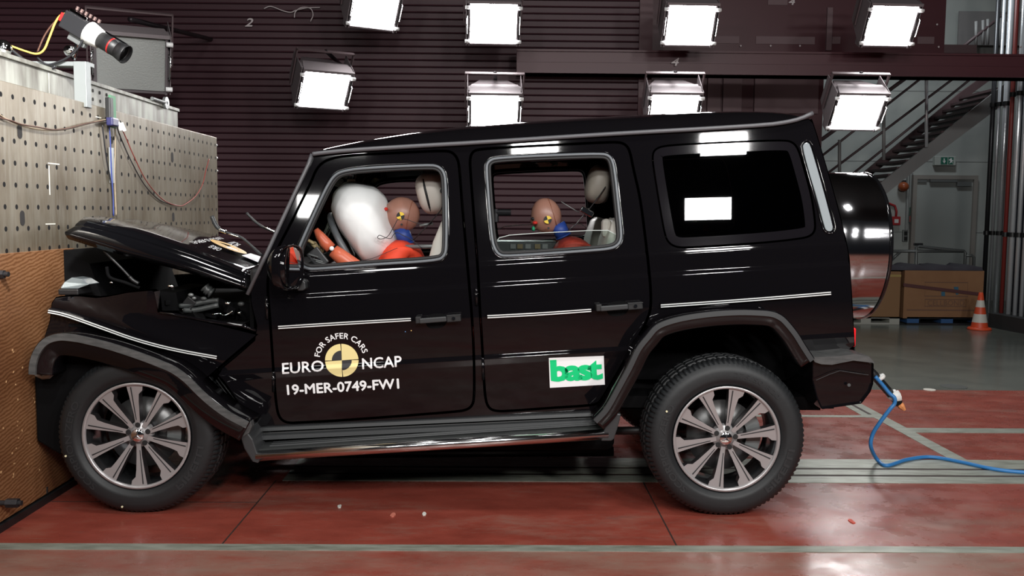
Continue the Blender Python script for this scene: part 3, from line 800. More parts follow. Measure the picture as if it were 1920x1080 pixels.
# cable pipes at the right
M_TUBE = mat('bright_tube', (.85, .88, .92), .24, metal=.55)
xs = [1842, 1853, 1866, 1880, 1893, 1905, 1917, 1931]
cols = ['dark metal tube farthest left in the row beside the door', 'thin tube next to the farthest left one', 'bright wide steel tube with black clamp', 'dark red vertical post between the bright tubes', 'bright steel tube right of the red post', 'slim steel tube at mid row near the right edge', 'bright steel tube at the right picture edge', 'steel tube cut off by the right picture edge']
rr_ = [.032, .022, .040, .028, .034, .028, .030, .045]
for i, (x, lab) in enumerate(zip(xs, cols)):
    pb_ = W(x, 592, 8.85 - .08 * i) if i < 3 else FL(x - 24, 613 + (x - 24 - 1852) * .193) + Vector((.17, .05, 0)); d = pb_.y
    g = G().add(cyl((pb_.x, d, .19 if i > 2 else 0), (pb_.x, d, 5.2), rr_[i], seg=20), True)
    m = M_TUBE if i not in (0, 3) else (M_DARKSTEEL if i == 0 else mat('red_post', (.22, .03, .025), .5))
    o = g.obj('vertical_tube', m); tag(o, lab, 'tube', 'vertical tubes at the right')
    for z in (1.25, 3.1): G().add(cyl((pb_.x, d, z - .03), (pb_.x, d, z + .03), rr_[i] + .012, seg=20)).obj('clamp', M_BLACK, o)
a = FL(1852, 613); b_ = FL(1940, 630); a.z = 0; b_.z = 0
g = G(); g.add(prism([a, b_, b_ + Vector((.6, .2, 0)), a + Vector((.6, .2, 0))], (0, 0, .19))); o = fixn(g.obj('plinth', mat('plinth_black', (.03, .032, .034), .5))); tag(o, 'low black plinth below the row of vertical tubes', 'plinth')
up = Vector((0, 0, .19)); g = G(); g.add(prism([a + Vector((.36, .13, .19)), b_ + Vector((.36, .13, .19)), b_ + Vector((.44, .15, .19)), a + Vector((.44, .15, .19))], (0, 0, 5.0))); o = fixn(g.obj('tube_backing', mat('blue_dark_panel', (.018, .020, .032), .5))); tag(o, 'dark blue panel behind the row of vertical tubes', 'panel')
# stairs
stc = empty('staircase', W(1655, 560, 9.6), 'grey steel open staircase rising to the right behind the lamps', 'staircase')
M_ST = mat('stair_steel', (.25, .25, .25), .5); M_STD = mat('stair_dark', (.10, .06, .065), .6)
YS0, YS1 = 8.9, 10.0
def slope_pts(pts, Y, t=.02): return prism([W(x, y, Y) for x, y in pts], (0, t, 0))
low = [(1560, 418), (1585, 418), (1652, 371), (1726, 312), (1782, 270), (1925, 163), (1925, 128), (1893, 150), (1739, 272), (1640, 352)]
fixn(G().add(slope_pts(low, YS0, .04)).obj('stringer', M_ST, stc)); 
up_ = [(1580, 356), (1600, 356), (1700, 276), (1800, 192), (1925, 100), (1925, 84), (1800, 174), (1700, 256)]
fixn(G().add(slope_pts(up_, YS1, .04)).obj('stringer', M_STD, stc))
A0 = W(1640, 352, YS0); A1 = W(1893, 150, YS0); nst = 15
for k in range(nst):
    t = (k + .6) / nst; p = A0.lerp(A1, t)
    G().add(bb(p.x - .13, p.x + .15, YS0 + .03, YS1 + .0, p.z - .10, p.z - .065)).obj('tread', M_STD, stc)
def rail(pts, Y, r=.018, m=M_ST): G().add(tube([W(a, b, Y) for a, b in pts], r, 8), True).obj('handrail', m, stc)
M_RAILD = mat('rail_dark', (.09, .06, .065), .5)
for (p0, p1) in (((1535, 297), (1742, 135)), ((1545, 330), (1800, 138)), ((1600, 325), (1830, 140))): rail([p0, p1], YS0 - .05, .018, M_RAILD)
rail([(1540, 262), (1710, 138)], YS0 - .05, .028, M_RAILD); rail([(1800, 92), (1830, 68), (1885, 24)], YS1, .025, M_RAILD)
for (x, y0, y1) in ((1574, 262, 330), (1657, 202, 300), (1737, 128, 276)):
    G().add(cyl(W(x, y1, YS0 - .05), W(x, y0, YS0 - .05), .024, seg=12), True).obj('post', M_TUBE if x > 1700 else M_ST, stc)
for (x, y0, y1) in ((1830, 40, 84), (1843, 38, 84), (1852, 36, 84), (1875, 30, 84), (1890, 40, 84)): G().add(cyl(W(x, y1, YS1), W(x, y0, YS1), .022, seg=8), True).obj('post', M_ST, stc)
g = G(); g.add(pxbox(1796, 1925, 22, 84, YB - .3, .03)); o = g.obj('stair_landing_panel', mat('landing_grey', (.20, .19, .19), .7)); tag(o, 'grey panel at the top of the stairs near the upper right corner', 'panel')
g = G().add(pxbox(1560, 1832, 84, 97, 8.6, 1.4)); o = g.obj('landing_platform', M_STD); tag(o, 'dark landing platform above the stairs at the upper right', 'platform')
# guard rails in front of the door
gr = empty('guard_rail', W(1750, 560, 9.0), 'tubular metal guard rail standing behind the cardboard boxes', 'guard rail')
M_GR = mat('guard_rail', (.13, .14, .14), .4, metal=.4)
for pts in ([(1672, 471), (1806, 471)], [(1718, 560), (1718, 463), (1724, 462), (1808, 471), (1810, 474), (1806, 560)], [(1808, 479), (1822, 479), (1826, 482), (1826, 560)], [(1672, 487), (1688, 472)]):
    G().add(tube([(lambda q: Vector((q.x, q.y, 0)) if b == 560 else q)(W(a, b, 8.68)) for a, b in pts], .022, 8), True).obj('rail', M_GR, gr)
# cardboard boxes on pallets
YX = 7.95
M_CARD = mat('cardboard', (.30, .155, .075), .75, noise=(.26, .13, .062), nscale=4)
M_CARD2 = mat('cardboard_dark', (.26, .14, .065), .75)
def carton(x0, x1, y0, y1, m, lab):
    a = W(x0, y1, YX); b = W(x1, y0, YX)
    o = G().add(bb(a.x, b.x, YX, YX + .62, a.z, b.z)).obj('cardboard_box', m, bevel=.006); tag(o, lab, 'cardboard box', 'large cardboard boxes on pallets'); return o, a, b
c1, a1, b1 = carton(1693, 1846, 508, 597, M_CARD, 'large cardboard box with printed frame on the blue pallet beside the cone')
c2, a2, b2 = carton(1560, 1690, 509, 596, M_CARD2, 'cardboard box on the whitish pallet behind the spare wheel')
M_PR = mat('box_print', (.17, .09, .06), .7)
def outline(x0, x1, y0, y1, t=1.0):
    g = G()
    for q in ((x0, x1, y0, y0 + t), (x0, x1, y1 - t, y1), (x0, x0 + t, y0, y1), (x1 - t, x1, y0, y1)): g.add(pxbox(*q, YX - .003, .003))
    return g
outline(1734, 1815, 529, 556).obj('printed_frame', M_PR, c1); outline(1734, 1812, 561, 575).obj('printed_frame', M_PR, c1)
a = W(1739, 563, YX); b_ = W(1808, 563, YX); c_ = W(1739, 573, YX)
G().add(quad_text('CELLBOND', (a.x, a.z), (b_.x, b_.z), (c_.x, c_.z), lambda x, z, k: Vector((x, YX - .004, z)), .0)[0]).obj('printed_name', M_PR, c1)
g = G(); g.add(pp([(1765, 547), (1772, 547), (1772, 555), (1765, 555)], YX - .004)); g.add(pp([(1788, 538), (1797, 538), (1797, 552), (1793, 553)], YX - .004)); g.obj('blue_mark', mat('blue_print', (.04, .14, .22), .6), c1)
G().add(pxbox(1700, 1840, 581, 582.4, YX - .003, .003)).obj('fold_line', M_PR, c1)
g = G(); g.add(pp([(1694, 531), (1840, 549), (1840, 555), (1694, 537)], YX - .02, .012)); o = g.obj('strap', mat('strap_red', (.10, .035, .035), .6)); tag(o, 'dark red strap running slanted across the front of the printed box', 'strap')
G().add(pxbox(1668, 1690, 515, 519, YX - .003, .003)).obj('packing_tape', mat('packing_tape', (.38, .28, .10), .4), c2)
rows = []
for i in range(40):
    x = b2.x - 1.0 + (b1.x - b2.x + .98) * i / 39; h = .05 + .022 * math.sin(i * .9) + .01 * math.sin(i * 2.3)
    rows.append([Vector((x, YX + y, b1.z + .002 + (h if 0 < y < .62 else 0))) for y in (0, .03, .1, .3, .52, .61, .62)])
o = G().add(grid(rows), True).obj('dark_blanket', mat('blanket', (.035, .03, .04), .9)); tag(o, 'dark wavy padding sheet lying on top of the cardboard boxes', 'blanket')
def pallet(x0, x1, m, m2, lab, top):
    a = W(x0, 612, YX); b = W(x1, 612, YX); r = empty('pallet', (a.x, YX, 0), lab, 'pallet')
    G().add(bb(a.x, b.x, YX, YX + .62, .105, top)).obj('deck', m, r); G().add(bb(a.x, b.x, YX, YX + .62, 0, .022)).obj('base_board', m, r)
    w = b.x - a.x
    for t in (.0, .425, .85): G().add(bb(a.x + w * t, a.x + w * (t + .15), YX, YX + .62, .022, .105)).obj('block', m2, r)
pallet(1700, 1850, M_DARKSTEEL, mat('pallet_blue', (.03, .10, .26), .6), 'pallet with blue blocks under the printed cardboard box', a1.z - .003)
pallet(1560, 1686, mat('pallet_white', (.42, .42, .38), .7), mat('pallet_white', (.42, .42, .38), .7), 'whitish wooden pallet under the left cardboard box', a2.z - .003)
# traffic cone
cp = FL(1836, 618); cn = empty('traffic_cone', (cp.x, cp.y, 0), 'orange and white striped traffic cone beside the cardboard boxes', 'traffic cone')
M_OR = mat('cone_orange', (.75, .09, .03), .45); M_CW = mat('cone_white', (.70, .68, .62), .5)
g = G(); g.add(lathe([(.0, .0), (.145, 0), (.15, .012), (.135, .03), (.1, .034)], (cp.x, cp.y, 0), (0, 0, 1), 40), True); g.obj('base', M_OR, cn)
zs_ = [.034, .10, .21, .30, .39, .49]; rr = lambda z: .105 - (z - .034) * .175
for i in range(5):
    a, b = zs_[i], zs_[i + 1]; G().add(lathe([(rr(a), a), (rr(b), b)] + ([(rr(b) - .01, b + .004), (0, b + .004)] if i == 4 else []), (cp.x, cp.y, 0), (0, 0, 1), 40), True).obj('reflective_band' if i in (1, 3) else 'cone_section', M_CW if i in (1, 3) else M_OR, cn)
# small litter on the floor
for (px, py, s, m, lab) in ((737, 966, .02, mat('chip_pink', (.55, .17, .12), .6), 'reddish paint chip on the floor under the front door'), (795, 964, .016, mat('chip_white', (.7, .7, .65), .6), 'small whitish fragment on the floor right of the reddish chip'),
                      (637, 950, .014, mat('chip_white', (.7, .7, .65), .6), 'tiny pale scrap on the floor below the running board'), (1596, 978, .02, mat('chip_red', (.6, .08, .05), .6), 'small red sliver on the floor right of the rear wheel')):
    p = FL(px, py); poly = [Vector((p.x + s * math.cos(t) * (.5 + .5 * random.random()), p.y + s * 1.6 * math.sin(t), 0.0)) for t in [2 * PI * k / 7 for k in range(7)]]
    o = G().add(prism(poly, (0, 0, .004))).obj('floor_fragment', m); tag(o, lab, 'fragment'); fixn(o)
p = FL(1743, 731); g = G().add(cyl((p.x, p.y, 0), (p.x, p.y, .004), .05, seg=20)); o = g.obj('floor_disc', mat('pale_disc', (.6, .58, .52), .6)); tag(o, 'pale flat disc at the border of red and grey floor', 'floor cover')
p = FL(1788, 725); g = G().add(cyl((p.x, p.y, 0), (p.x, p.y, .003), .11, seg=28)); o = g.obj('drain_cover', mat('dark_cap', (.07, .075, .07), .5)); tag(o, 'dark round cap set in the grey floor', 'floor cover')
# ================================================================== the car
M_PAINT = mat('black_paint', (.0045, .004, .005), .035, spec=.5)
M_SATIN = mat('satin_black', (.036, .038, .040), .42)
M_SATIN2 = mat('scuffed_black', (.055, .058, .058), .38, noise=(.10, .10, .10), nscale=16, stretch=(1, 1, 5))
M_TRIM = mat('grey_window_trim', (.13, .145, .16), .38)
M_RUB = mat('rubber', (.010, .010, .011), .6)
M_TYRE = mat('tyre_rubber', (.011, .0125, .014), .55, bump=.08, nscale=30)
M_TYREL = mat('tyre_letters', (.022, .024, .026), .45)
M_RIM = mat('machined_rim', (.42, .405, .41), .28, metal=.45)
M_RIMD = mat('rim_grey', (.13, .12, .125), .30, metal=.85)
M_BARREL = mat('rim_barrel', (.30, .31, .33), .15, metal=.95)
M_DISC = mat('brake_disc', (.16, .16, .16), .4, metal=.8)
M_CREAM = mat('cream_leather', (.66, .63, .57), .5)
M_DARKIN = mat('dark_interior', (.016, .016, .018), .6)
M_GLASSD = glass('tinted_glass', (.045, .035, .04), .01, 1.5)
M_GLASSC = glass('clear_glass', (.80, .86, .84), .0, 1.45)
M_WHITEP = mat('white_decal', (.96, .96, .97), .5)
M_YEL = mat('yellow_decal', (.92, .78, .36), .5)
M_ENG = mat('engine_grey', (.05, .055, .055), .35)
M_STONE = mat('torn_metal', (.35, .36, .35), .35, metal=.5)
car = empty('car', (0.1, YC, 0), 'black boxy off-road car crashed nose first into the plywood barrier', 'car')

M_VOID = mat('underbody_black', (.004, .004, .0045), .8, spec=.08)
# --- outlines in picture coordinates, turned into points of the car's side surface
front_door_px = [(545, 420), (562, 385), (583, 343), (592, 320), (602, 307), (618, 298), (650, 292), (720, 288), (800, 284), (836, 283), (848, 286), (857, 296), (861, 312), (865, 370), (873, 460), (880, 540), (886, 610), (889, 690), (889, 742), (886, 760), (874, 769), (850, 772), (760, 779), (640, 788), (560, 792), (540, 793), (526, 786), (519, 768), (514, 710), (510, 650), (506, 590), (502, 548), (503, 510), (521, 465)]
rear_door_px = [(883, 330), (881, 300), (885, 286), (896, 280), (960, 276), (1060, 271), (1140, 267), (1162, 267), (1174, 272), (1181, 284), (1188, 320), (1200, 370), (1209, 440), (1216, 500), (1220, 545), (1220, 578), (1214, 598), (1200, 626), (1172, 674), (1148, 715), (1130, 745), (1122, 756), (1106, 760), (1040, 764), (960, 770), (932, 771), (917, 766), (910, 748), (907, 700), (904, 640), (900, 580), (896, 500), (889, 410)]
fwin_px = [(553, 488), (552, 474), (572, 428), (597, 373), (612, 343), (624, 326), (640, 317), (680, 311), (805, 305), (824, 308), (836, 320), (840, 340), (842, 465), (836, 484), (820, 493), (700, 500), (592, 509), (575, 508), (561, 500)]
rwin_px = [(908, 320), (909, 305), (918, 296), (932, 292), (1030, 287), (1125, 284), (1142, 287), (1152, 298), (1157, 323), (1163, 380), (1169, 436), (1168, 453), (1159, 465), (1143, 471), (1093, 475), (950, 485), (934, 482), (924, 470), (918, 450), (912, 376)]
qwin_px = [(1224, 300), (1225, 286), (1232, 278), (1250, 273), (1340, 268), (1465, 263), (1486, 266), (1497, 280), (1508, 318), (1522, 370), (1528, 415), (1528, 432), (1520, 442), (1502, 447), (1430, 455), (1290, 464), (1268, 463), (1254, 455), (1247, 440), (1239, 395), (1229, 335)]
side_px = [(466, 553), (476, 530), (500, 479), (530, 414), (560, 350), (582, 303), (587, 290), (600, 288), (650, 283), (760, 276), (900, 267), (1100, 254), (1330, 241), (1460, 233), (1500, 226), (1522, 221), (1534, 258), (1553, 322), (1571, 385), (1587, 450), (1593, 482), (1597, 540), (1601, 612), (1604, 660), (1522, 672), (1505, 650), (1490, 626), (1470, 603), (1450, 594), (1385, 589), (1335, 592), (1285, 600), (1250, 610), (1230, 620), (1215, 637), (1197, 660), (1180, 695), (1160, 732), (1140, 770), (1128, 778), (920, 787), (700, 800), (520, 812), (474, 815), (470, 790), (450, 760), (420, 715), (404, 700), (450, 662), (486, 630)]
def ch(px, it=2, closed=True): return [(q.x, q.y) for q in chaikin([Vector(p) for p in px], it, closed)]
fd, rd, fw, rw, qw = (SP(ch(p, 2)) for p in (front_door_px, rear_door_px, fwin_px, rwin_px, qwin_px))
sd = SP(ch(side_px, 1))
GAP = .0035
for far in (False, True):
    side = panel('body_side', sd, [offset(fd, GAP), offset(rd, GAP), offset(qw, .002)], ys, M_PAINT, car, .004, .06, far)
    d1 = panel('front_door', fd, [offset(fw, -.012)], ys, M_PAINT, car, .006, .05, far)
    d2 = panel('rear_door', rd, [offset(rw, -.012)], ys, M_PAINT, car, .006, .05, far)
    if not far: DF, DR_, SIDE_O = d1, d2, side
    def mp(p): return Vector((p.x, 2 * YC - p.y, p.z)) if far else p
    for dd, ww in ((d1, fw), (d2, rw)):
        # raised lip, grey trim and black seal round the window opening
        for nm, o0, o1, pr, m in (('window_lip', .004, -.004, .004, M_PAINT), ('window_trim', -.004, -.019, .010, M_TRIM), ('window_seal', -.019, -.033, .004, M_RUB)):
            A, B = offset(ww, o0), offset(ww, o1); n = len(A)
            def pt(q, d): return mp(Vector((q.x, ys(q.x, q.y) - d, q.y)))
            rows = []
            for t, d in ((0, -.004), (0.05, pr * .7), (.3, pr), (.7, pr), (.95, pr * .7), (1, -.03)):
                rows.append([pt(A[i].lerp(B[i], t), d) for i in range(n)])
            o = G().add(grid(rows, closed=True), True).obj(nm, m, dd); fixn(o)
        # door inner panel around the opening
        sh = [Vector((q.x, ys(q.x, q.y) + .075, q.y)) for q in offset(ww, -.03)]
    # quarter window: black printed border and dark pane
    A = offset(qw, -.002)
    def qs(q, d): return mp(Vector((q.x, ys(q.x, q.y) + d, q.y)))
    B = offset(qw, -.048)
    nA = len(A)
    panel('quarter_window', [(q.x, q.y) for q in A], [], ys, M_GLASSD, side, .003, .006, far, off=.004)
    rows = [[qs(A[i].lerp(B[i], t), .0028) for i in range(nA)] for t in (.04, .35, .7, 1)]
    G().add(grid(rows, closed=True), True).obj('window_border', mat('window_print', (.008, .007, .009), .05), side)
# lowered panes of the front doors are hidden in the doors; the rear ones still show above the sill
def pane(px, far, name, dd, off=.03):
    pts = [S(a, b, off) for a, b in px]
    if far: pts = [Vector((p.x, 2 * YC - p.y, p.z)) for p in pts]
    n = len(pts) // 2
    o = G().add(prism(pts, (0, .004, 0))).obj(name, M_GLASSC, dd); return o
pane([(924, 480), (926, 458), (936, 446), (955, 441), (1010, 437), (1110, 432), (1140, 432), (1155, 440), (1162, 452), (1160, 468)], False, 'window_pane', DR_)
far_rear = [o for o in car.children if o.name.startswith('rear_door')][1]
far_front = [o for o in car.children if o.name.startswith('front_door')][1]
M_EDGE = mat('pane_edge', (.55, .62, .60), .2)
G().add(tube([S(a, b, .03) for a, b in [(926, 458), (936, 446), (955, 441), (1010, 437), (1110, 432), (1140, 432), (1155, 440), (1162, 452)]], .0022, 6), True).obj('pane_edge', M_EDGE, DR_)
G().add(tube([W(a, b, 1.74) for a, b in [(930, 432), (945, 425), (975, 422), (1045, 420), (1090, 420), (1100, 428)]], .003, 6), True).obj('pane_edge', M_EDGE, far_rear)
# far quarter and inner headliner strip
roofp = [(605, 280, .12), (640, 283, .42), (680, 281, .60), (760, 276, .84), (900, 267, 1), (1100, 254, 1), (1250, 246, .99), (1350, 240, .97), (1440, 234.5, .85), (1480, 230, .66), (1505, 225, .4), (1520, 221, .08)]
prof = [(0, 0), (.012, .012), (.03, .035), (.06, .062), (.11, .088), (.20, .106), (.35, .119), (.55, .127), (.714, .13)]
rows = []
for px, py, f in [(588, 288, .0)] + roofp:
    p = S(px, py, .0); r = []
    pin = .06 * (1 - f) ** 2
    hh = [(a, b) for a, b in prof]
    full = hh + [(2 * (YC - p.y) - a, b) for a, b in reversed(hh[:-1])]
    for a, b in full: r.append(Vector((p.x + (0 if px > 1000 else 0), p.y + a, p.z + .004 + b * f)))
    rows.append(r)
o = G().add(grid(rows), True).obj('roof', M_PAINT, car, subsurf=1)
# rain gutters
gp_ = ch([(586, 289), (600, 287), (650, 282), (760, 275), (900, 267), (1100, 254), (1200, 248), (1330, 241), (1440, 234), (1475, 229), (1500, 223), (1524, 212)], 1, False)
for far in (False, True):
    P3 = [S(a, b, -.016) for a, b in gp_]
    if far: P3 = [Vector((p.x, 2 * YC - p.y, p.z)) for p in P3]
    G().add(tube(P3, .011, 10), True).obj('rain_gutter', M_SATIN2 if False else mat('gutter_grey', (.11, .11, .12), .35), car)
# windscreen pillars (front face) and windscreen
pA = [(587, 290), (580, 310), (560, 352), (530, 416), (500, 481), (466, 553)]
rowL = [S(a, b, 0) for a, b in pA]
for far in (False, True):
    f_ = (lambda p: Vector((p.x, 2 * YC - p.y, p.z))) if far else (lambda p: p)
    rows = [[f_(p + Vector((0, a, 0)) + Vector((-c, 0, c * .4))) for a, c in ((0, 0), (.004, .012), (.02, .018), (.06, .018), (.09, .0))] for p in rowL]
    G().add(grid(rows), True).obj('windscreen_pillar', M_SATIN, car)
    G().add(tube([f_(p + Vector((-.004, -.006, .002))) for p in rowL], .010, 8), True).obj('pillar_trim', mat('gutter_grey', (.11, .11, .12), .35), car)
rows = [[p + Vector((-.006, .07 + t * (2 * (YC - p.y) - .14), 0)) for t in [k / 8 for k in range(9)]] for p in rowL[1:]]
WS = G().add(grid(rows), True).obj('windscreen', glass('windscreen_glass', (.72, .78, .77), .02, 1.4), car, solid=.005)
G().add(bb(rowL[0].x - .01, rowL[0].x + .06, rowL[0].y + .02, 2 * YC - rowL[0].y - .02, rowL[0].z - .05, rowL[0].z + .004)).obj('windscreen_header', M_PAINT, car)
# rear end panel
re = [(1522, 221), (1534, 258), (1553, 322), (1571, 385), (1587, 450), (1593, 482), (1597, 540), (1601, 612), (1604, 665)]
rows = []
for a, b in re:
    p = S(a, b, 0); r = []
    for t, dx in ((0, 0), (.03, .015), (.1, .02), (.5, .03), (.9, .02), (.97, .015), (1, 0)): r.append(Vector((p.x + dx, p.y + t * 2 * (YC - p.y), p.z)))
    rows.append(r)
TG = G().add(grid(rows), True).obj('tailgate', M_PAINT, car)
# spare wheel cover
cz = W(1610, 461, YC).z; xb = 2.125; R = .425
M_COVER = mat('polished_cover', (.42, .42, .44), .09, metal=1)
M_COVB = mat('cover_black', (.006, .006, .007), .06, coat=.5)
ax = Vector((1, 0, 0))
sp_ = G().add(lathe([(0, -.35), (R - .02, -.35), (R, -.335), (R + .002, -.14), (R, -.022)], (xb, YC, cz), ax, 96), True).obj('spare_wheel_cover', M_COVER, car)
G().add(lathe([(R, -.022), (R + .006, -.020), (R + .006, -.008), (R, 0), (R - .03, .012), (R - .2, .02), (0, .022)], (xb, YC, cz), ax, 96), True).obj('cover_lid', M_COVB, sp_)
G().add(cyl((xb - .36, YC, cz), (xb - .26, YC, cz), .12)).obj('carrier', M_DARKSTEEL, sp_)
# D pillar window blade; reflected light is put in as pale grey
bl = [(1505, 276), (1508, 269), (1514, 267), (1519, 271), (1527, 297), (1545, 360), (1560, 418), (1562, 429), (1558, 434), (1550, 433), (1546, 425), (1533, 375), (1517, 322)]
def plate(px, name, m, par, off, t=.006, it=1, fn=None, bevel=.0):
    pts = [S(a, b, off, fn) for a, b in (ch(px, it) if it else px)]
    o = fixn(G().add(prism(pts, (0, t, 0))).obj(name, m, par, bevel=bevel)); return o
plate([(a + (-3 if a < 1530 else 3) * 0, b) for a, b in bl], 'pillar_window', mat('pillar_glass_reflection', (.30, .34, .36), .12, coat=.5), SIDE_O, -.010, .012, bevel=.003)
o = G().add(tube([S(a, b, -.003) for a, b in ch([(1501, 276), (1506, 265), (1515, 262), (1523, 270), (1531, 297), (1549, 360), (1565, 418), (1567, 431), (1560, 438), (1549, 437), (1542, 427), (1529, 375), (1513, 322)], 1)], .004, 6, closed=True), True).obj('window_lip', M_PAINT, SIDE_O)
# --- mouldings with two bright lines
def moulding(px, par, off=-.002, fn=None, hh=.013, ends=True):
    path = [S(a, b, off, fn) for a, b in (ch(px, 2, False) if len(px) > 2 else px)]
    o = fixn(G().add(ribbon(path, [(-hh - .004, .004), (-hh, -.010), (-hh * .5, -.014), (hh * .5, -.014), (hh, -.010), (hh + .005, .004)]), False).obj('side_moulding', M_PAINT, par))
    for u in (-.0062, .0042): fixn(G().add(ribbon(path, [(u - .0032, -.012), (u - .002, -.017), (u + .002, -.017), (u + .0032, -.012)]), False).obj('bright_line', mat('bright_line', (.86, .88, .88), .25, metal=.1), par))
moulding([(523, 613), (650, 605), (771, 598)], DF); moulding([(914, 593), (1010, 588), (1108, 581)], DR_); moulding([(1238, 573), (1400, 562), (1556, 549)], SIDE_O)
# --- door handles
def handle(x0, x1, y0, par):
    sl = -(x1 - x0) * .078
    def q(t, dy): return (x0 + (x1 - x0) * t, y0 + sl * t + dy)
    plate([q(.18, -11), q(.62, -12), q(.7, 2), q(.6, 16), q(.25, 17), q(.15, 4)], 'handle_recess', M_VOID, par, -.001, .002, 2)
    a = S(*q(.02, 0), -.05); b = S(*q(.66, 0), -.05); c = S(*q(1, 0), -.045)
    dirx = (b - a).normalized(); upv = Vector((-dirx.z, 0, dirx.x)); Mx = Matrix((dirx, Vector((0, 1, 0)), upv)).transposed()
    h = G().add(box((a + b) / 2, ((b - a).length, .022, .026), Mx)).obj('door_handle', M_SATIN, par, bevel=.005)
    G().add(box((b + c) / 2 + Vector((0, .012, 0)), ((c - b).length, .03, .036), Mx)).obj('handle_mount', M_RUB, par, bevel=.004); G().add(box(a + Vector((-.006, .02, .004)), (.028, .05, .034), Mx)).obj('handle_mount', M_RUB, par, bevel=.004)
    e = (b + c) / 2 + Vector((0, -.006, .001)); G().add(cyl(e, e + Vector((0, -.006, 0)), .0085, seg=14)).obj('push_button', M_CHROME, par)
    G().add(box((b + c) / 2 + Vector((0, -.005, .015)), ((c - b).length, .004, .003), Mx)).obj('mount_edge', M_SATIN, par)
handle(785, 864, 602, DF); handle(1124, 1205, 579, DR_)
for (x, y0, y1, par) in ((500, 556, 598, DF), (512, 697, 735, DF), (893, 540, 572, DR_), (905, 671, 712, DR_)):
    a, b = S(x, y0, -.008), S(x + 1, y1, -.008); G().add(cyl(a, b, .0075, seg=10), True).obj('hinge', M_PAINT, par)
    G().add(cyl(a.lerp(b, .3), a.lerp(b, .34), .0092, seg=10)).obj('hinge_ring', M_SATIN, par)
# --- lettering on the doors
def onside(off):
    def f(x, z): return Vector((x, ys(x, z) - off, z))
    return f
def q3(pxs): return [(S(a, b).x, S(a, b).z) for a, b in pxs]
def ltr(t, tl, tr, bl, par, name='lettering', bold=.016, m=M_WHITEP, sp=1.0, off=.0016):
    A, B, C_ = q3([tl, tr, bl]); g = G(); [g.add(drape(q[0], q[1], off + .0004 * k)) for k, q in enumerate(quad_text(t, A, B, C_, lambda x, z, k: (x, z), bold, sp))]; return g.obj(name, m, par)
ltr('EURO', (529, 681), (606, 675.5), (530, 701), DF)
ltr('NCAP', (679, 672), (752, 667), (680, 692), DF)
ltr('19-MER-0749-FW1', (538, 722), (747, 710), (539.5, 740), DF, bold=.026)
c0 = S(641, 675.5)
def pol(ang, r): return (c0.x + r * math.cos(ang), c0.z + r * math.sin(ang))
SCP = 1.0 / 372.0
v, f, _ = textmesh('FOR SAFER CARS', .0, 1.05)
A0_, A1_, R0, R1 = math.radians(171), math.radians(19), 41 * SCP, 51.5 * SCP
vv_ = []
for p in v:
    a = A0_ + (A1_ - A0_) * p.x; r = R0 + (R1 - R0) * p.y; x, z = pol(a, r); vv_.append((x, z))
g = G()
for k, (dx, dz) in enumerate(((-1, 0), (1, 0), (0, 1), (0, -1))): g.add(drape([(x + dx * .0007, z + dz * .0007) for x, z in vv_], f, .0016 + .0004 * k))
g.obj('lettering', M_WHITEP, DF)
def sector(a0, a1, r0, r1, m, name, off=.0018):
    pl = [pol(a0 + (a1 - a0) * k / 24, r1) for k in range(25)] + [pol(a1 + (a0 - a1) * k / 24, r0) for k in range(25)]
    tr_ = tessellate_polygon([[Vector((p[0], p[1], 0)) for p in pl]])
    return G().add(drape(pl, [tuple(t) for t in tr_], off)).obj(name, m, DF)
RR = 31 * SCP; ri = 18.5 * SCP; gpa = .028; t0 = math.radians(3)
for q in range(4):
    a0 = t0 + q * PI / 2 + gpa; a1 = t0 + (q + 1) * PI / 2 - gpa
    sector(a0, a1, 1e-4 if q in (0, 2) else ri, RR, M_YEL, 'logo_segment')
    if q in (1, 3): sector(a0, a1, 1e-4, ri, mat('decal_black', (.035, .035, .038), .6), 'logo_segment', .0017)
# white plaque with green letters
pq = q3([(1029, 671), (1132, 667), (1134, 721), (1031, 727)])
G().add(drape(pq, [(0, 1, 2, 3)], .003)).obj('plaque', M_WHITEP, DR_)
ltr('bast', (1031, 675), (1129, 670.5), (1033, 716), DR_, bold=.045, m=mat('green_letters', (.0, .66, .22), .5), sp=.84, off=.0045)
# tiny marks near the front door handle
for (x, y, c_) in ((760, 622, (.1, .25, .5)), (771, 620, (.8, .55, .2))): 
    p = S(x, y, -.002); G().add(ell(p, (.003, .002, .003), us=8, vs=6)).obj('paint_mark', mat('mark%d' % x, c_, .5), DF)

# --- front wing, crushed
def yf(x, z):
    b = .118 + .005 * math.sin(7 * x + 3 * z) + .004 * math.sin(15 * z - 4 * x)
    b += .05 * max(0, -1.85 - x)                                    # nose turned inwards
    k = z - (1.02 - .35 * (x + 2.2)); b += -.016 * math.exp(-(k / .05) ** 2)   # pressed fold below the moulding
    return b
wing_px = [(93, 600), (94, 585), (96, 568), (104, 557), (130, 554), (150, 554), (180, 557), (200, 555), (240, 547), (285, 543), (293, 548), (295, 565), (297, 584), (340, 592), (400, 606), (484, 627), (440, 664), (392, 706), (372, 716), (350, 704), (325, 690), (300, 680), (277, 672), (240, 659), (202, 646), (165, 637), (140, 632), (115, 630), (92, 632), (80, 640)]
WG = panel('front_wing', SP(wing_px, fn=yf), [], yf, M_PAINT, car, .005, .05, False, gx=.05, rows=[.7 + .04 * k for k in range(18)])
moulding([(93, 583), (120, 588), (155, 600), (200, 616), (250, 634), (300, 648), (350, 659), (408, 669)], WG, -.012, lambda x, z: .112 + .05 * max(0, -1.85 - x))
p0 = S(297, 584, 0, yf)
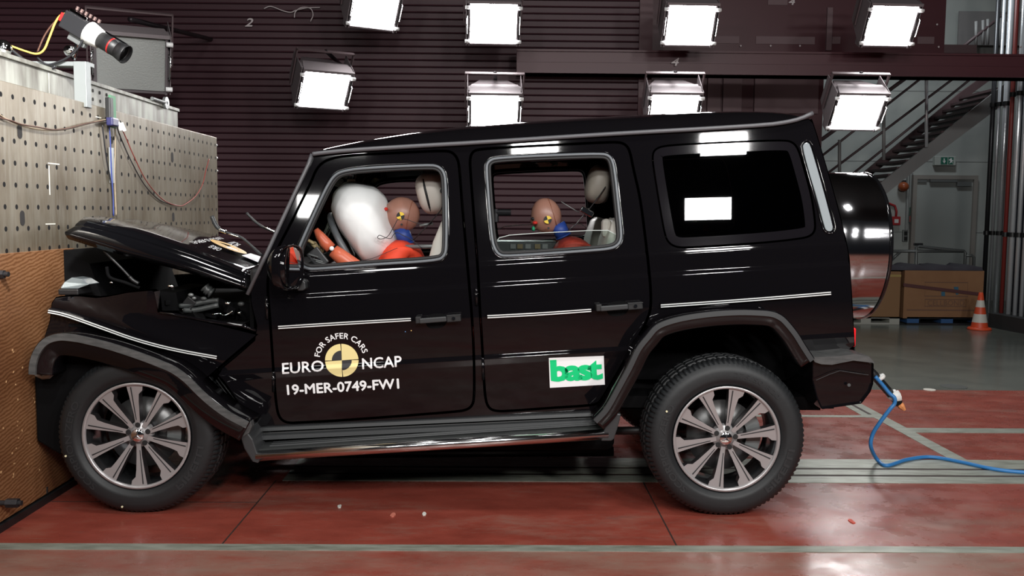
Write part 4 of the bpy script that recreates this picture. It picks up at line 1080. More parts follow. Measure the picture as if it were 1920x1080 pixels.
G().add(grid([[S(a, b, d, yf) for d in (0, .02, .12)] for a, b in ((285, 543), (293, 548), (295, 565), (297, 584), (340, 592), (400, 606), (484, 627))]), True).obj('wing_flange', M_PAINT, WG)
# far wing simplified block
wf = SP([(93, 600), (104, 557), (285, 543), (340, 560), (484, 600), (484, 627), (392, 706), (350, 704), (277, 672), (202, 646), (115, 630)], fn=yf)
panel('front_wing', wf, [], yf, M_PAINT, car, .005, .05, True)
# lamp on the wing top, broken
TI = G(); 
def wpt(a, b, y): return W(a, b, y)
TI.add(prism([wpt(112, 541, .14), wpt(120, 529, .16), wpt(134, 520, .20), wpt(151, 523, .20), wpt(167, 533, .17), wpt(146, 541, .13)], (0, .12, -.002)))
ti = fixn(TI.obj('indicator_lamp', mat('lamp_clear', (.35, .40, .42), .12, metal=.6), WG, bevel=.004))
G().add(bb(wpt(112, 541, .14).x, wpt(150, 541, .14).x, .12, .27, wpt(0, 552, .13).z, wpt(0, 541, .13).z)).obj('lamp_base', M_BLACK, ti, bevel=.006)

# --- wheel arch flares
def flare(px, name, par, band=.014, lip=.055, y0=-.075, inn=.20, m2=None, flat_end=None):
    path = [W(a, b, y0) for a, b in [(q.x, q.y) for q in crom([Vector(p) for p in px], 4)]]
    o = fixn(G().add(ribbon(path, [(band - .010, inn), (band - .008, .11), (band + .004, .004), (0, -.004), (-band - .004, .004), (-lip, .004), (-lip - .006, .014), (-lip - .006, inn), (0, inn)]), True).obj(name, M_PAINT, par))
    b = fixn(G().add(ribbon(path, [(band, .004), (band - .002, -.006), (-band + .002, -.008), (-band, .002)]), False).obj('flare_trim', m2 or M_SATIN, o))
    return o
rf = flare([(1116, 790), (1128, 778), (1140, 763), (1160, 727), (1180, 690), (1197, 655), (1215, 632), (1230, 615), (1250, 605), (1285, 596), (1335, 589), (1385, 586), (1425, 587), (1445, 589), (1457, 593), (1470, 602), (1490, 626), (1505, 650), (1522, 676)], 'rear_wheel_arch', car)
ff = flare([(61, 702), (62, 684), (68, 664), (80, 646), (95, 636), (115, 632), (140, 634), (165, 639), (202, 648), (240, 660), (277, 673), (300, 682), (325, 693), (350, 711), (375, 736), (400, 758), (430, 779), (464, 797)], 'front_wheel_arch', car, .018, .085, -.085, .21, M_SATIN2)
for o_ in ():
    pass
# --- torn edge bits in the left end of the front arch
for o_ in [ff] + list(ff.children):
    for v_ in o_.data.vertices: v_.co.x = max(v_.co.x, XP + .004 - .1)
g = G(); rr_rnd = random.Random(5)
g.add(tube([W(a, b, .02) for a, b in ((66, 692), (70, 702), (80, 707), (92, 705), (101, 697), (103, 691))], [.012, .014, .012, .014, .012, .006], 7))
g.obj('torn_edge', M_STONE, ff)
fixn(G().add(prism([W(a, b, .10) for a, b in ((110, 662), (125, 656), (148, 660), (120, 675))], (0, .01, 0))).obj('bracket_plate', M_SATIN, ff))
# --- rear bumper
bp_px = [(1524, 676), (1545, 674), (1604, 666), (1626, 671), (1639, 682), (1638, 720), (1633, 735), (1616, 757), (1541, 768), (1532, 748), (1524, 716)]
y0 = -.06
pts = [W(a, b, y0) for a, b in bp_px]
rows = []
for t, y, s in ((0, y0 + .02, .97), (1, y0, 1), (2, .12, 1.0), (3, 1.78, 1.0), (4, 1.92, 1), (5, 1.90, .97)):
    c_ = sum(pts, Vector()) / len(pts); rows.append([Vector((c_.x + (p.x - c_.x) * s, y, c_.z + (p.z - c_.z) * s)) for p in pts])
v, f = grid(rows, closed=True); n = len(pts); f.append(tuple(range(n))); f.append(tuple(range(5 * n, 6 * n)))
RB = fixn(G().add((v, f)).obj('rear_bumper', M_PAINT, car, bevel=.006))
fixn(G().add(prism([W(a, b, -.066) for a, b in ((1522, 669), (1560, 669), (1604, 664), (1629, 668), (1641, 681), (1625, 679), (1600, 676), (1560, 684), (1540, 683), (1528, 679))], (0, .2, 0))).obj('bumper_step', M_SATIN2, RB))
G().add(cyl(W(1592, 722, -.061), W(1592, 722, -.066), .008, seg=12)).obj('parking_sensor', M_SATIN, RB)
G().add(tube([W(a, b, -.061) for a, b in ((1530, 713), (1555, 702), (1575, 695), (1600, 699), (1628, 703))], .0018, 5)).obj('crack', M_SATIN, RB)
tl = G().add(bb(S(1600, 640).x, S(1607, 640).x + .006, .15, .24, S(1603, 652).z, S(1603, 616).z)).obj('tail_light', mat('tail_red', (.75, .015, .02), .2, emit=(1, .02, .03), es=.35), car, bevel=.008)
# --- sill, running board
def sillp(px, y): return [W(a, b, y) for a, b in px]
a, b = W(474, 806, .13), W(1128, 776, .13)
fixn(G().add(ribbon([a, b], [(.012, .03), (.010, -.012), (-.006, -.016), (-.012, .03)])).obj('sill_trim', M_SATIN, car))
fixn(G().add(ribbon([W(474, 812, .13), W(1128, 782, .13)], [(.0, .06), (.0, 0), (-.022, -.006), (-.024, .06)])).obj('sill', M_BLACK, car))
fixn(G().add(ribbon([W(474, 821, .11), W(1122, 790, .11)], [(.014, .03), (.012, -.018), (-.008, -.022), (-.014, .03)])).obj('sill_trim', M_SATIN, car))
L0, L1 = W(481, 853, -.03), W(1140, 812, -.03)
rbd = fixn(G().add(ribbon([L0, L1], [(.006, .012), (.020, .03), (.026, .09), (.026, .20), (-.02, .20), (-.02, .012)])).obj('running_board', mat('step_rubber', (.028, .03, .03), .35), car))
M_CHR2 = mat('chrome_bar', (.78, .78, .79), .15, metal=1)
pr = [(.022 * math.sin(t) - .004, .004 - .028 * math.cos(t)) for t in [(-80 + 160 * k / 10) * PI / 180 for k in range(11)]]
fixn(G().add(ribbon([L0, L1], [(u * 1.2, w) for u, w in pr] + [(.0, .03)]), True).obj('chrome_bar', M_CHR2, rbd))
for k in range(4):
    w_ = .06 + .035 * k; fixn(G().add(ribbon([L0 + Vector((.05, 0, 0)), L1 - Vector((.05, 0, 0))], [(.026, w_), (.031, w_ + .004), (.031, w_ + .014), (.026, w_ + .018)])).obj('tread_rib', M_SATIN, rbd))
fixn(G().add(prism([W(x, y, -.05) for x, y in ((1139, 774), (1165, 776), (1160, 797), (1151, 824), (1146, 827), (1127, 827), (1131, 812), (1136, 795))], (0, .27, 0))).obj('end_cap', M_SATIN, rbd, bevel=.006))
fixn(G().add(prism([W(x, y, -.05) for x, y in ((448, 812), (462, 808), (474, 824), (481, 846), (487, 862), (484, 869), (473, 866), (458, 842))], (0, .2, 0))).obj('end_cap', M_SATIN, rbd, bevel=.006))
fixn(G().add(prism([W(x, y, -.055) for x, y in ((418, 764), (424, 763), (440, 772), (470, 790), (472, 800), (467, 812), (455, 820), (440, 806))], (0, .05, 0))).obj('broken_bracket', M_SATIN2, ff, bevel=.004))
# far side sill and step for other views
G().add(bb(a.x, b.x, 1.74, 1.93, .33, .40)).obj('running_board', M_BLACK, car)

# --- wheels
def arc_text(t, cx, cz, yv, a0, a1, r0, r1, bold=.0, sgn=1):
    v, f, _ = textmesh(t, bold, 1.0)
    return [Vector((cx + math.cos(a0 + (a1 - a0) * p.x) * (r0 + (r1 - r0) * p.y) * sgn, yv, cz + math.sin(a0 + (a1 - a0) * p.x) * (r0 + (r1 - r0) * p.y))) for p in v], f
def wheel(cx, cz, yo, s=1, a0=8, lettering=True, groove=1):
    """yo: y of the outer face, s=+1 when the inside is towards +y"""
    C_ = Vector((cx, yo, cz)); AX = Vector((0, s, 0))
    def Y(h): return yo + s * h
    w = G().add(lathe([(.262, .02), (.264, .006), (.259, .004), (.249, .012), (.246, .03), (.238, .05), (.236, .20), (.25, .23), (.262, .235)], C_, AX, 72), True).obj('wheel', M_BARREL, car)
    G().add(lathe([(.2625, .004), (.2625, .001), (.250, .003), (.247, .016)], C_, AX, 72), True).obj('rim_lip', M_RIM, w)
    # tyre
    pf = [(.262, .016), (.268, .004), (.285, -.004), (.288, -.007), (.30, -.008), (.33, -.010), (.352, -.004), (.368, .010), (.379, .024), (.386, .036), (.391, .062), (.384, .066), (.384, .074), (.392, .078), (.393, .115), (.386, .119), (.386, .127), (.393, .131), (.393, .17), (.386, .175), (.386, .183), (.392, .187), (.391, .225), (.380, .252), (.355, .268), (.32, .272), (.262, .25)]
    seg = 288; v = []; f = []
    for i, (r, h) in enumerate(pf):
        for k in range(seg):
            t = 2 * PI * k / seg; q = r * 1.012
            if i in (8, 9, 10, 22, 23) and k % 3 == 0: q -= .0075
            if i in (13, 14, 17, 18, 21, 22) and (k + 1) % 6 == 0: q -= .006
            dz = math.sin(t) * q
            if dz < -.387: dz = -.387
            v.append(Vector((cx + math.cos(t) * q, Y(h), cz + dz)))
    for i in range(len(pf) - 1):
        for k in range(seg): f.append((i * seg + k, i * seg + (k + 1) % seg, (i + 1) * seg + (k + 1) % seg, (i + 1) * seg + k))
    g = G(); g.add((v, f), True); 
    for k in range(len(g.s)):
        row = k // seg
        if 7 <= row <= 23: g.s[k] = False
    fixn(g.obj('tyre', M_TYRE, w))
    if lettering:
        R_ = math.radians
        for at in (arc_text('SCORPION ZERO', cx, cz, Y(-.0115), R_(232), R_(148), .305, .338, .02), arc_text('PIRELLI', cx, cz, Y(-.0115), R_(-52), R_(-8), .303, .335, .03), arc_text('275/50 R20', cx, cz, Y(-.0115), R_(86), R_(40), .31, .332, .0)):
            G().add(at).obj('tyre_lettering', M_TYREL, w)
        p = Vector((cx, Y(-.012), cz)) + Vector((-.30 if a0 == 8 else -.335, 0, .14 if a0 == 8 else -.095)); G().add(cyl(p, p + Vector((0, -s * .003, 0)), .005, seg=12)).obj('paint_dot', mat('dot_cream', (.8, .75, .5), .5), w)
        if a0 != 8: p = Vector((cx - .07, Y(-.012), cz - .345)); G().add(cyl(p, p + Vector((0, -s * .003, 0)), .005, seg=12)).obj('paint_dot', mat('dot_cream', (.8, .75, .5), .5), w)
    for k in range(10):
        a = math.radians(a0 + 36 * k); er = Vector((math.cos(a), 0, math.sin(a))); et = Vector((-math.sin(a), 0, math.cos(a)))
        poly = [(.045, -.012), (.10, -.013), (.17, -.016), (.205, -.020), (.222, -.038), (.250, -.043), (.256, -.024), (.256, .024), (.250, .037), (.20, .028), (.10, .013), (.045, .010)]
        def hgt(r): return .030 - .018 * min(1, max(0, (r - .05) / .2))
        top = [Vector((cx, 0, cz)) + er * r + et * t + Vector((0, Y(hgt(r)), 0)) for r, t in poly]
        top = [Vector((p.x, Y(hgt(r)), p.z)) for p, (r, t) in zip(top, poly)]
        g = G(); g.add((top, [tuple(range(len(top)))])); sp = g.obj('spoke', M_RIM, w)
        bot = [Vector((p.x, p.y + s * .045, p.z)) - er * 0 for p in top]
        n = len(top); g = G(); g.add((top + bot, [(i, (i + 1) % n, (i + 1) % n + n, i + n) for i in range(n)])); sdo = g.obj('spoke_side', M_RIMD, w)
        gr_ = [(.075, .002), (.24, .013), (.24, .019), (.075, .006)]
        g = G(); q = [Vector((cx, 0, cz)) + er * r + et * t for r, t in gr_]; q = [Vector((p.x, Y(hgt(r)) - s * .0012, p.z)) for p, (r, t) in zip(q, gr_)]
        g.add((q, [(0, 1, 2, 3)])); g.obj('spoke_groove', mat('groove_dark', (.02, .02, .022), .5), w)
    G().add(lathe([(.0, .016), (.030, .016), (.034, .020), (.036, .030), (.060, .034), (.066, .075)], C_, AX, 40), True).obj('hub', M_RIM, w)
    hcap = G().add(lathe([(.0, .012), (.028, .013), (.032, .017), (.033, .03)], C_, AX, 32), True).obj('hub_cap', M_CHROME, w)
    g = G()
    for k in range(3):
        a = math.radians(90 + 120 * k - 8); er = Vector((math.cos(a), 0, math.sin(a))); et = Vector((-math.sin(a), 0, math.cos(a)))
        P0 = Vector((cx, Y(.011), cz)); g.add(([P0 + et * .005, P0 + er * .026, P0 - et * .005, P0 + Vector((0, -s * .003, 0))], [(0, 1, 3), (1, 2, 3)]))
    g.obj('hub_emblem', mat('emblem_dark', (.16, .16, .17), .25, metal=.8), w)
    for k in range(5):
        a = math.radians(a0 + 72 * k + 54 + 18); p = Vector((cx + .050 * math.cos(a), Y(.027), cz + .050 * math.sin(a)))
        G().add(cyl(p, p + AX * .03, .0125, seg=14)).obj('lug_hole', M_RUB, w)
    dsk = G().add(lathe([(.07, .10), (.175, .10), (.175, .125), (.07, .125)], C_, AX, 48), True).obj('brake_disc', M_DISC, w)
    G().add(cyl(C_ + AX * .07, C_ + AX * .16, .075, seg=24)).obj('brake_hub', M_DARKSTEEL, w)
    v, f = lathe([(.12, .085), (.195, .085), (.195, .15), (.12, .15)], C_, AX, 60, True)
    vv2 = []; 
    g = G(); ks = 10
    rows = []
    for k in range(ks + 1):
        t = math.radians(-30 + 62 * k / ks) if s > 0 else 0
        rows.append([Vector((cx + math.cos(t) * r, Y(h), cz + math.sin(t) * r)) for r, h in ((.12, .085), (.19, .085), (.19, .15), (.12, .15))])
    G().add(grid(rows, closed=True)).obj('brake_caliper', M_STEELG, w)
    return w
RWC = W(1361, 822, -.01); FWC = W(258, 820, -.01)
zc = .388
wheel(RWC.x, zc, -.03, 1, 8)
wheel(FWC.x, zc, -.03, 1, 20)
wheel(RWC.x, zc, 1.88, -1, 8, False)
wheel(FWC.x, zc, 1.87, -1, 20, False)
# --- floor pan, added light blocker, wheel wells
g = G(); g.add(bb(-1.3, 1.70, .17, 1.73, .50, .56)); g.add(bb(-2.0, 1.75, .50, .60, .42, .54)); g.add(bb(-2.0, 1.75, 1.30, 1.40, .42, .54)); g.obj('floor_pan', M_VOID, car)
G().add(bb(-1.25, .60, .28, 1.62, .24, .50)).obj('underbody_light_block', M_VOID, car, bevel=.04)  # bulk box added to keep light from leaking under the car
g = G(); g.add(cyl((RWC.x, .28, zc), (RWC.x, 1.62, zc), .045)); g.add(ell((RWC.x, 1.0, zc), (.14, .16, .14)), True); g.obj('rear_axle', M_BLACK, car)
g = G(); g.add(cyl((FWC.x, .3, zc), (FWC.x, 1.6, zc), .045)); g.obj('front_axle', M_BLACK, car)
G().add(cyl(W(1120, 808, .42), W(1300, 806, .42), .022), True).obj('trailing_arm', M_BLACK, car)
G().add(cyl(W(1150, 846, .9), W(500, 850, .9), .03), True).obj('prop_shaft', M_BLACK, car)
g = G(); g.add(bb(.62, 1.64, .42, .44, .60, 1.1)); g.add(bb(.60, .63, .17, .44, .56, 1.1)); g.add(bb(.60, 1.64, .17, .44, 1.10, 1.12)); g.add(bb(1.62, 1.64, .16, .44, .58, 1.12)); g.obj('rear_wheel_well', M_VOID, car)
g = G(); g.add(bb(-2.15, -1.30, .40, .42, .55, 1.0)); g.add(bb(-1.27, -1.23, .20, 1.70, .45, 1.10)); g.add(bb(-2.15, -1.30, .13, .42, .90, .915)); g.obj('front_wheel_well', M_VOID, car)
fixn(G().add(prism([W(x, y, 1.45) for x, y in ((640, 800), (1080, 790), (1080, 835), (640, 845))], (0, .1, 0))).obj('exhaust', M_BLACK, car))
# front bumper remains
xw = XP + .006
bmp = [(xw, .34), (xw, .80), (-1.98, .86), (-1.96, .72), (-2.08, .60), (-2.12, .42), (-2.11, .30), (-2.18, .27)]
fixn(G().add(prism([Vector((a, .06, b)) for a, b in bmp], (0, 1.78, 0))).obj('front_bumper', M_VOID, car, bevel=.01))
g = G(); g.add(prism([Vector((a, .40, b)) for a, b in ((xw, .8), (xw, 1.27), (-2.16, 1.20), (-2.06, .9), (-1.98, .8))], (0, 1.10, 0))); fixn(g.obj('radiator_grille', M_VOID, car))
# --- bonnet
rA = [(157, 408), (206, 419), (255, 431), (337, 459), (400, 484), (470, 513)]
rB = [(141, 423), (200, 434), (258, 450), (339, 474), (401, 496), (470, 522)]
rCn = [(122, 437), (180, 453), (240, 471), (338, 497), (400, 517), (468, 540)]
rD = [(128, 447), (182, 464), (240, 480), (338, 506), (400, 525), (468, 548)]
def rs(pts, n=25):
    c = crom([Vector(p) for p in pts], 8); L_ = len(c) - 1; return [c[round(i * L_ / (n - 1))] for i in range(n)]
A_, B_, Cc, D_ = rs(rA), rs(rB), rs(rCn), rs(rD)
rows = []; hood_top = []
for i in range(25):
    a = W(A_[i].x, A_[i].y, .42); b = W(B_[i].x, B_[i].y, .225); c = W(Cc[i].x, Cc[i].y, .185); d = W(D_[i].x, D_[i].y, .20)
    r = [d + Vector((0, .12, .0)), d, c + Vector((0, .002, -.004)), c + Vector((0, .0, .004)), b + Vector((0, -.004, -.006)), b + Vector((0, .006, .004)), a + Vector((0, -.010, -.004)), a + Vector((0, .012, .002))]
    t = i / 24
    for k in range(1, 12):
        u = k / 12; y = .42 + (2 * YC - .84) * u
        z = a.z + .012 * math.sin(PI * u) - .035 * u * (1 - t) + .012 * math.sin(9 * u + 5 * t) * (1 - t) * math.sin(PI * u)
        r.append(Vector((max(XB + .012, a.x - .10 * u * (1 - t)), y, z)))
    e = r[-1]
    r += [Vector((e.x, 1.64, e.z - .02)), Vector((e.x, 1.70, e.z - .10))]
    rows.append(r)
HD = G().add(grid(rows), True).obj('bonnet', M_PAINT, car, solid=.006)
md = HD.modifiers.new('split', 'EDGE_SPLIT'); md.split_angle = math.radians(24); HD.modifiers.move(1, 0)
HD.data.materials[0] = mat('bonnet_paint', (.004, .004, .005), .06)
def hoodz(x):
    pts = sorted([(W(q.x, q.y, .42).x, W(q.x, q.y, .42).z) for q in A_]); return interp(pts, x)
def hood_pt(px, py, lift=.012):
    d = ray(px, py); best = None
    t = 4.6 / d.y
    for k in range(400):
        tt = (4.75 + k * .005) / d.y; p = CAM + d * tt
        if p.z <= hoodz(p.x) + .018 - .0: return p
    return p
def hood_quad(t, tl, tr, bl, name='lettering', m=M_WHITEP, bold=.02):
    tl, tr, bl = [hood_pt(*q) for q in (tl, tr, bl)]
    v, f, _ = textmesh(t, 0)
    vs = [bl + (tr - tl) * p.x + (tl - bl) * p.y for p in v]
    vs = [Vector((p.x, p.y, hoodz(p.x) + .022)) for p in vs]
    return G().add((vs, f)).obj(name, m, HD)
hood_quad('19-MER-0749-FW1', (376, 458), (354, 454), (421, 447)) if False else None
hood_quad('19-MER-0749-FW1', (366, 459), (420, 449), (355, 454))
hood_quad('EURO', (390, 465), (409, 472), (399, 461)); hood_quad('NCAP', (426, 457), (440, 464), (440, 454))
hc_ = hood_pt(429, 464)
def ringh(r0, r1, a0, a1, m, lift=.023):
    rws = [[Vector((hc_.x + r * math.cos(a0 + (a1 - a0) * k / 20), hc_.y + r * 1.0 * math.sin(a0 + (a1 - a0) * k / 20), 0)) for k in range(21)] for r in (r0, r1)]
    for rr__ in rws:
        for p in rr__: p.z = hoodz(p.x) + lift
    return G().add(grid(rws)).obj('logo_segment', m, HD)
M_YEL2 = mat('orange_decal', (.85, .48, .06), .5)
ringh(.055, .10, 0, 2 * PI, M_YEL2); ringh(.001, .054, 0, PI / 2, M_YEL2); ringh(.001, .054, PI, 1.5 * PI, M_YEL2); ringh(.001, .054, 1.5 * PI, 2 * PI, M_WHITEP)
hp = [hood_pt(*q) for q in ((453, 481), (470, 477), (489, 483), (484, 494))]
G().add(([Vector((p.x, p.y, hoodz(p.x) + .024)) for p in hp], [(0, 1, 2, 3)])).obj('white_sheet', M_WHITEP, HD)
# wipers
wz_ = lambda pts, Y: [W(a, b, Y) for a, b in [(q.x, q.y) for q in crom([Vector(p) for p in pts], 5)]]
wp = G().add(tube(wz_([(397, 405), (406, 424), (420, 434), (450, 444), (468, 458), (492, 480)], .75), [.012] * 8 + [.007] * 18, 8), True).obj('wiper_arm', M_SATIN, car)
G().add(tube(wz_([(411, 430), (424, 435)], .74), .011, 8), True).obj('wiper_tip', M_CHROME, wp)
G().add(tube(wz_([(428, 438), (450, 445)], .745), .004, 6), True).obj('wiper_blade', M_CHROME, wp)
wp = G().add(tube(wz_([(462, 399), (480, 417), (496, 427), (520, 437)], 1.25), .008, 8), True).obj('wiper_arm', M_SATIN, car)
G().add(tube(wz_([(495, 425), (520, 437)], 1.24), .006, 6), True).obj('wiper_blade', M_CHROME, wp)
# --- engine bay
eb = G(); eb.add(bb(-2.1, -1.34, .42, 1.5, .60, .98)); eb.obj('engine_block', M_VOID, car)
g = G(); g.add(tube(wz_([(337, 574), (360, 571), (385, 566), (410, 563)], .25), .013, 10), True); g.add(tube(wz_([(345, 582), (370, 581), (410, 572)], .24), .014, 8), True); g.obj('air_duct', M_ENG, car)
G().add(tube(wz_([(195, 470), (212, 487), (228, 503), (244, 520)], .24), .007, 8), True).obj('gas_strut', M_BLACK, car)
G().add(tube(wz_([(243, 519), (250, 526), (260, 532)], .24), .010, 8), True).obj('strut_end', M_BLACK, car)
G().add(tube(wz_([(200, 500), (206, 520), (235, 530), (262, 540)], .25), .009, 8), True).obj('hose', M_VOID, car)
G().add(tube(wz_([(384, 538), (392, 546), (398, 550)], .3), [.028, .03, .02, .03, .025, .03, .02, .02, .03, .028, .03][:11], 12), True).obj('corrugated_hose', M_ENG, car)
for (x, y, r, m) in ((358, 553, .010, M_STEELG), (364, 559, .008, M_STEELG), (382, 560, .011, M_ENG), (427, 569, .010, M_CHROME), (449, 587, .008, M_CHROME), (321, 537, .012, M_CHROME), (344, 581, .006, M_CHROME), (452, 570, .012, M_ENG), (209, 530, .006, M_CHROME)):
    G().add(ell(W(x, y, .24), (r * 1.5, r, r), us=12, vs=8), True).obj('engine_fitting', m, car)
rb_ = random.Random(11)
for k in range(16):
    x = rb_.uniform(310, 455); y = 545 + (x - 300) * .18 + rb_.uniform(0, 34); p = W(x, y, rb_.uniform(.26, .4))
    G().add(box(p, (rb_.uniform(.03, .09), .05, rb_.uniform(.015, .05)), Euler((rb_.random(), rb_.random(), rb_.random())).to_matrix())).obj('engine_component', rb_.choice([M_VOID, M_RUB, M_BLACK]), car, bevel=.004)
g = G()
pts = [(300, 586), (330, 590), (360, 596), (400, 603), (455, 611), (480, 620)]
g.add(tube([W(a, b, .11) for a, b in pts], [.006, .007, .006, .009, .010, .006], 8), True); g.obj('bent_edge', M_PAINT, WG)
G().add(tube(wz_([(398, 590), (412, 588), (418, 591), (428, 589), (437, 583)], .2), .004, 6), True).obj('torn_metal_edge', M_CHROME, car)
fixn(G().add(prism([W(a, b, .105) for a, b in ((289, 547), (300, 545), (298, 560), (296, 580), (293, 565))], (0, .01, 0))).obj('wing_corner_glint', M_CHR2, WG))  # chrome sliver stands for the highlight on the folded corner
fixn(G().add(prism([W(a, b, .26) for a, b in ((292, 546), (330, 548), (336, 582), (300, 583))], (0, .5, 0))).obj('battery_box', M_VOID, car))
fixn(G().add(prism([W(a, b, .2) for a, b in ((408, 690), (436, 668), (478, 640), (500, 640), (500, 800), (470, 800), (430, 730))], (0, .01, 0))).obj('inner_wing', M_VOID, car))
for pts in ([(409, 708), (455, 768)], [(405, 712), (450, 772)]): G().add(tube([W(a, b, .19) for a, b in pts], .003, 6), True).obj('brake_line', M_SATIN, car)
# --- mirror
mh = G()
def mfn(p):
    x = p.x; return Vector((max(-1, min(x, .25)), p.y, p.z))
ctr = W(535, 501, -.02)
MIR = G().add(ell(ctr, (.085, .10, .105), None, 28, 18, mfn), True).obj('mirror', M_PAINT, car)
# squarish rim, glass and grey inner edge, facing the rear
def mring(k, dx): 
    out = []
    for i in range(32):
        t = 2 * PI * i / 32; c_, s_ = math.cos(t), math.sin(t); e = .55
        out.append(ctr + Vector((.021 + dx + .034 * c_, .098 * k * math.copysign(abs(c_) ** e, c_), .107 * k * math.copysign(abs(s_) ** e, s_))))
    return out
rows = [mring(.96, -.03), mring(1.03, .0), mring(1.02, .012), mring(.93, .012), mring(.90, -.006)]
G().add(grid(rows, closed=True), True).obj('mirror_frame', M_PAINT, MIR)
r_ = mring(.91, .002); G().add((r_, [tuple(range(32))])).obj('mirror_glass', mat('mirror_silver', (.85, .88, .9), .01, metal=1), MIR)
a = W(569, 463, .10); b = W(562, 520, .10)
G().add(prism([W(557, 470, .09), W(569, 461, .09), W(566, 492, .09), W(561, 520, .09), W(553, 521, .09), W(556, 492, .09)], (0, .02, 0))).obj('mirror_support', M_SATIN, MIR)
fixn(G().add(prism([W(560, 524, .08), W(566, 523, .08), W(572, 530, .08), W(573, 541, .08), W(568, 545, .08), W(558, 545, .08), W(553, 532, .08)], (0, .06, 0))).obj('mirror_foot', M_SATIN, MIR, bevel=.004))
# --- cabin
def seat(x, y, name, hz, hx, back, cush, m=M_CREAM, hr=(.058, .13, .105), tilt=18, hlabel=None):
    """back: [(x,z)...] centre line, bottom to top"""
    rows = []
    for i, (bx, bz, w, t) in enumerate(back):
        d = Vector((back[min(i + 1, len(back) - 1)][0] - back[max(0, i - 1)][0], 0, back[min(i + 1, len(back) - 1)][1] - back[max(0, i - 1)][1])).normalized(); n_ = Vector((-d.z, 0, d.x))
        r = []
        for k in range(20):
            a = 2 * PI * k / 20; c_, s_ = math.cos(a), math.sin(a)
            r.append(Vector((bx, y, bz)) + Vector((0, w * math.copysign(abs(s_) ** .6, s_), 0)) + n_ * (t * math.copysign(abs(c_) ** .7, c_) + (.03 * (abs(s_) ** 3) if c_ > -.2 else 0)))
        rows.append(r)
    v, f = grid(rows, closed=True); n = len(rows); f.append(tuple(range(20))); f.append(tuple(range((n - 1) * 20, n * 20)))
    s_o = fixn(G().add((v, f), True).obj(name, m, car))
    G().add(box((cush, y, .78), (.50, .50, .16))).obj('seat_cushion', m, s_o, bevel=.05, seg=4)
    Mr = Matrix.Rotation(math.radians(tilt), 3, 'Y')
    def sq(p): return Vector([math.copysign(abs(q) ** .72, q) for q in p])
    h = G().add(ell((hx, y, hz), hr, Mr, 28, 18, sq), True).obj('headrest', m, s_o)
    return s_o, h, Mr
bF = [(-.40, .80, .23, .06), (-.37, .95, .25, .075), (-.335, 1.15, .24, .07), (-.30, 1.32, .20, .06), (-.275, 1.42, .16, .04), (-.27, 1.45, .08, .02)]
for y in (.52, 1.38):
    s_o, h, Mr = seat(-.3, y, 'front_seat', 1.585, -.375, bF, -.62, tilt=-16, hr=(.080, .125, .112))
    rg = []
    for k in range(28):
        a = 2 * PI * k / 28; c_, s2 = math.cos(a), math.sin(a)
        rg.append(Vector((-.375, y, 1.585)) + Mr @ Vector((-.022 + .006 * c_, .1235 * math.copysign(abs(s2) ** .75, s2), .1035 * math.copysign(abs(c_) ** .75, c_))))
    G().add(tube(rg, .0065, 6, closed=True), True).obj('headrest_band', M_RUB, s_o)
    q = W(829, 358, .375) if y < 1 else Vector((-.33, 1.25, 1.6))
    G().add(cyl(q, q + Vector((0, .02, 0)), .012, seg=14)).obj('button', M_DARKIN, s_o)
bR = [(.50, .80, .24, .06), (.54, .95, .26, .07), (.575, 1.15, .25, .07), (.605, 1.34, .22, .065), (.62, 1.43, .17, .045), (.625, 1.455, .08, .02)]
M_GREYB = mat('grey_beige_leather', (.30, .28, .24), .5)
s_o, h, Mr = seat(.6, .52, 'rear_seat', 1.64, .515, bR, .28, hr=(.065, .125, .105), tilt=12)
h.data.materials[0] = M_GREYB
s_o2, h2, _ = seat(.6, 1.38, 'rear_seat', 1.60, .62, bR, .28, m=M_GREYB, hr=(.05, .12, .05), tilt=12)
G().add(box((W(1138, 425, .40).x, .44, W(1138, 428, .4).z), (.05, .06, .10), None)).obj('seat_shell', M_CREAM, s_o, bevel=.02)
# dashboard, steering wheel, airbag
g = G(); g.add(prism([Vector((a, .2, b)) for a, b in ((-1.27, .7), (-1.27, 1.19), (-1.12, 1.22), (-1.00, 1.18), (-.90, 1.05), (-.92, .8))], (0, 1.5, 0))); DB = fixn(g.obj('dashboard', M_DARKIN, car, bevel=.02))
q = W(596, 484, .26); G().add(box(q, (.10, .02, .07), Euler((0, .9, 0)).to_matrix())).obj('air_vent', M_SATIN, DB, bevel=.006)
for k in range(4): G().add(box(q + Vector((.012 * k - .02, -.012, -.012 * k + .014)), (.05, .008, .005), Euler((0, .3, 0)).to_matrix())).obj('vent_slat', M_CHROME if k == 1 else M_STEELG, DB)
c0w = W(655, 462, .52); nw = Vector((.80, 0, .45)).normalized(); u1, v1 = frame_to(nw)
ring = [c0w + (u1 * math.cos(t) + v1 * math.sin(t)) * .19 for t in [2 * PI * k / 48 for k in range(48)]]
SW_ = G().add(tube(ring, .018, 10, closed=True), True).obj('steering_wheel', mat('wheel_leather', (.10, .11, .12), .4), car)
G().add(cyl(c0w - nw * .06, c0w, .07, .06, 20)).obj('wheel_hub', M_DARKIN, SW_)
G().add(cyl(c0w - nw * .06, c0w - nw * .35, .03, .03, 14)).obj('steering_column', M_DARKIN, SW_)
ab = [(655, 339), (682, 342), (706, 351), (722, 368), (729, 390), (735, 420), (742, 446), (743, 462), (733, 482), (716, 496), (688, 498), (674, 478), (656, 455), (640, 432), (627, 405), (623, 385), (627, 364), (638, 348)]
bag2 = chaikin([Vector(p) for p in ab], 2)
ccx = sum(p.x for p in bag2) / len(bag2); ccy = sum(p.y for p in bag2) / len(bag2)
rows = []
NB = 14
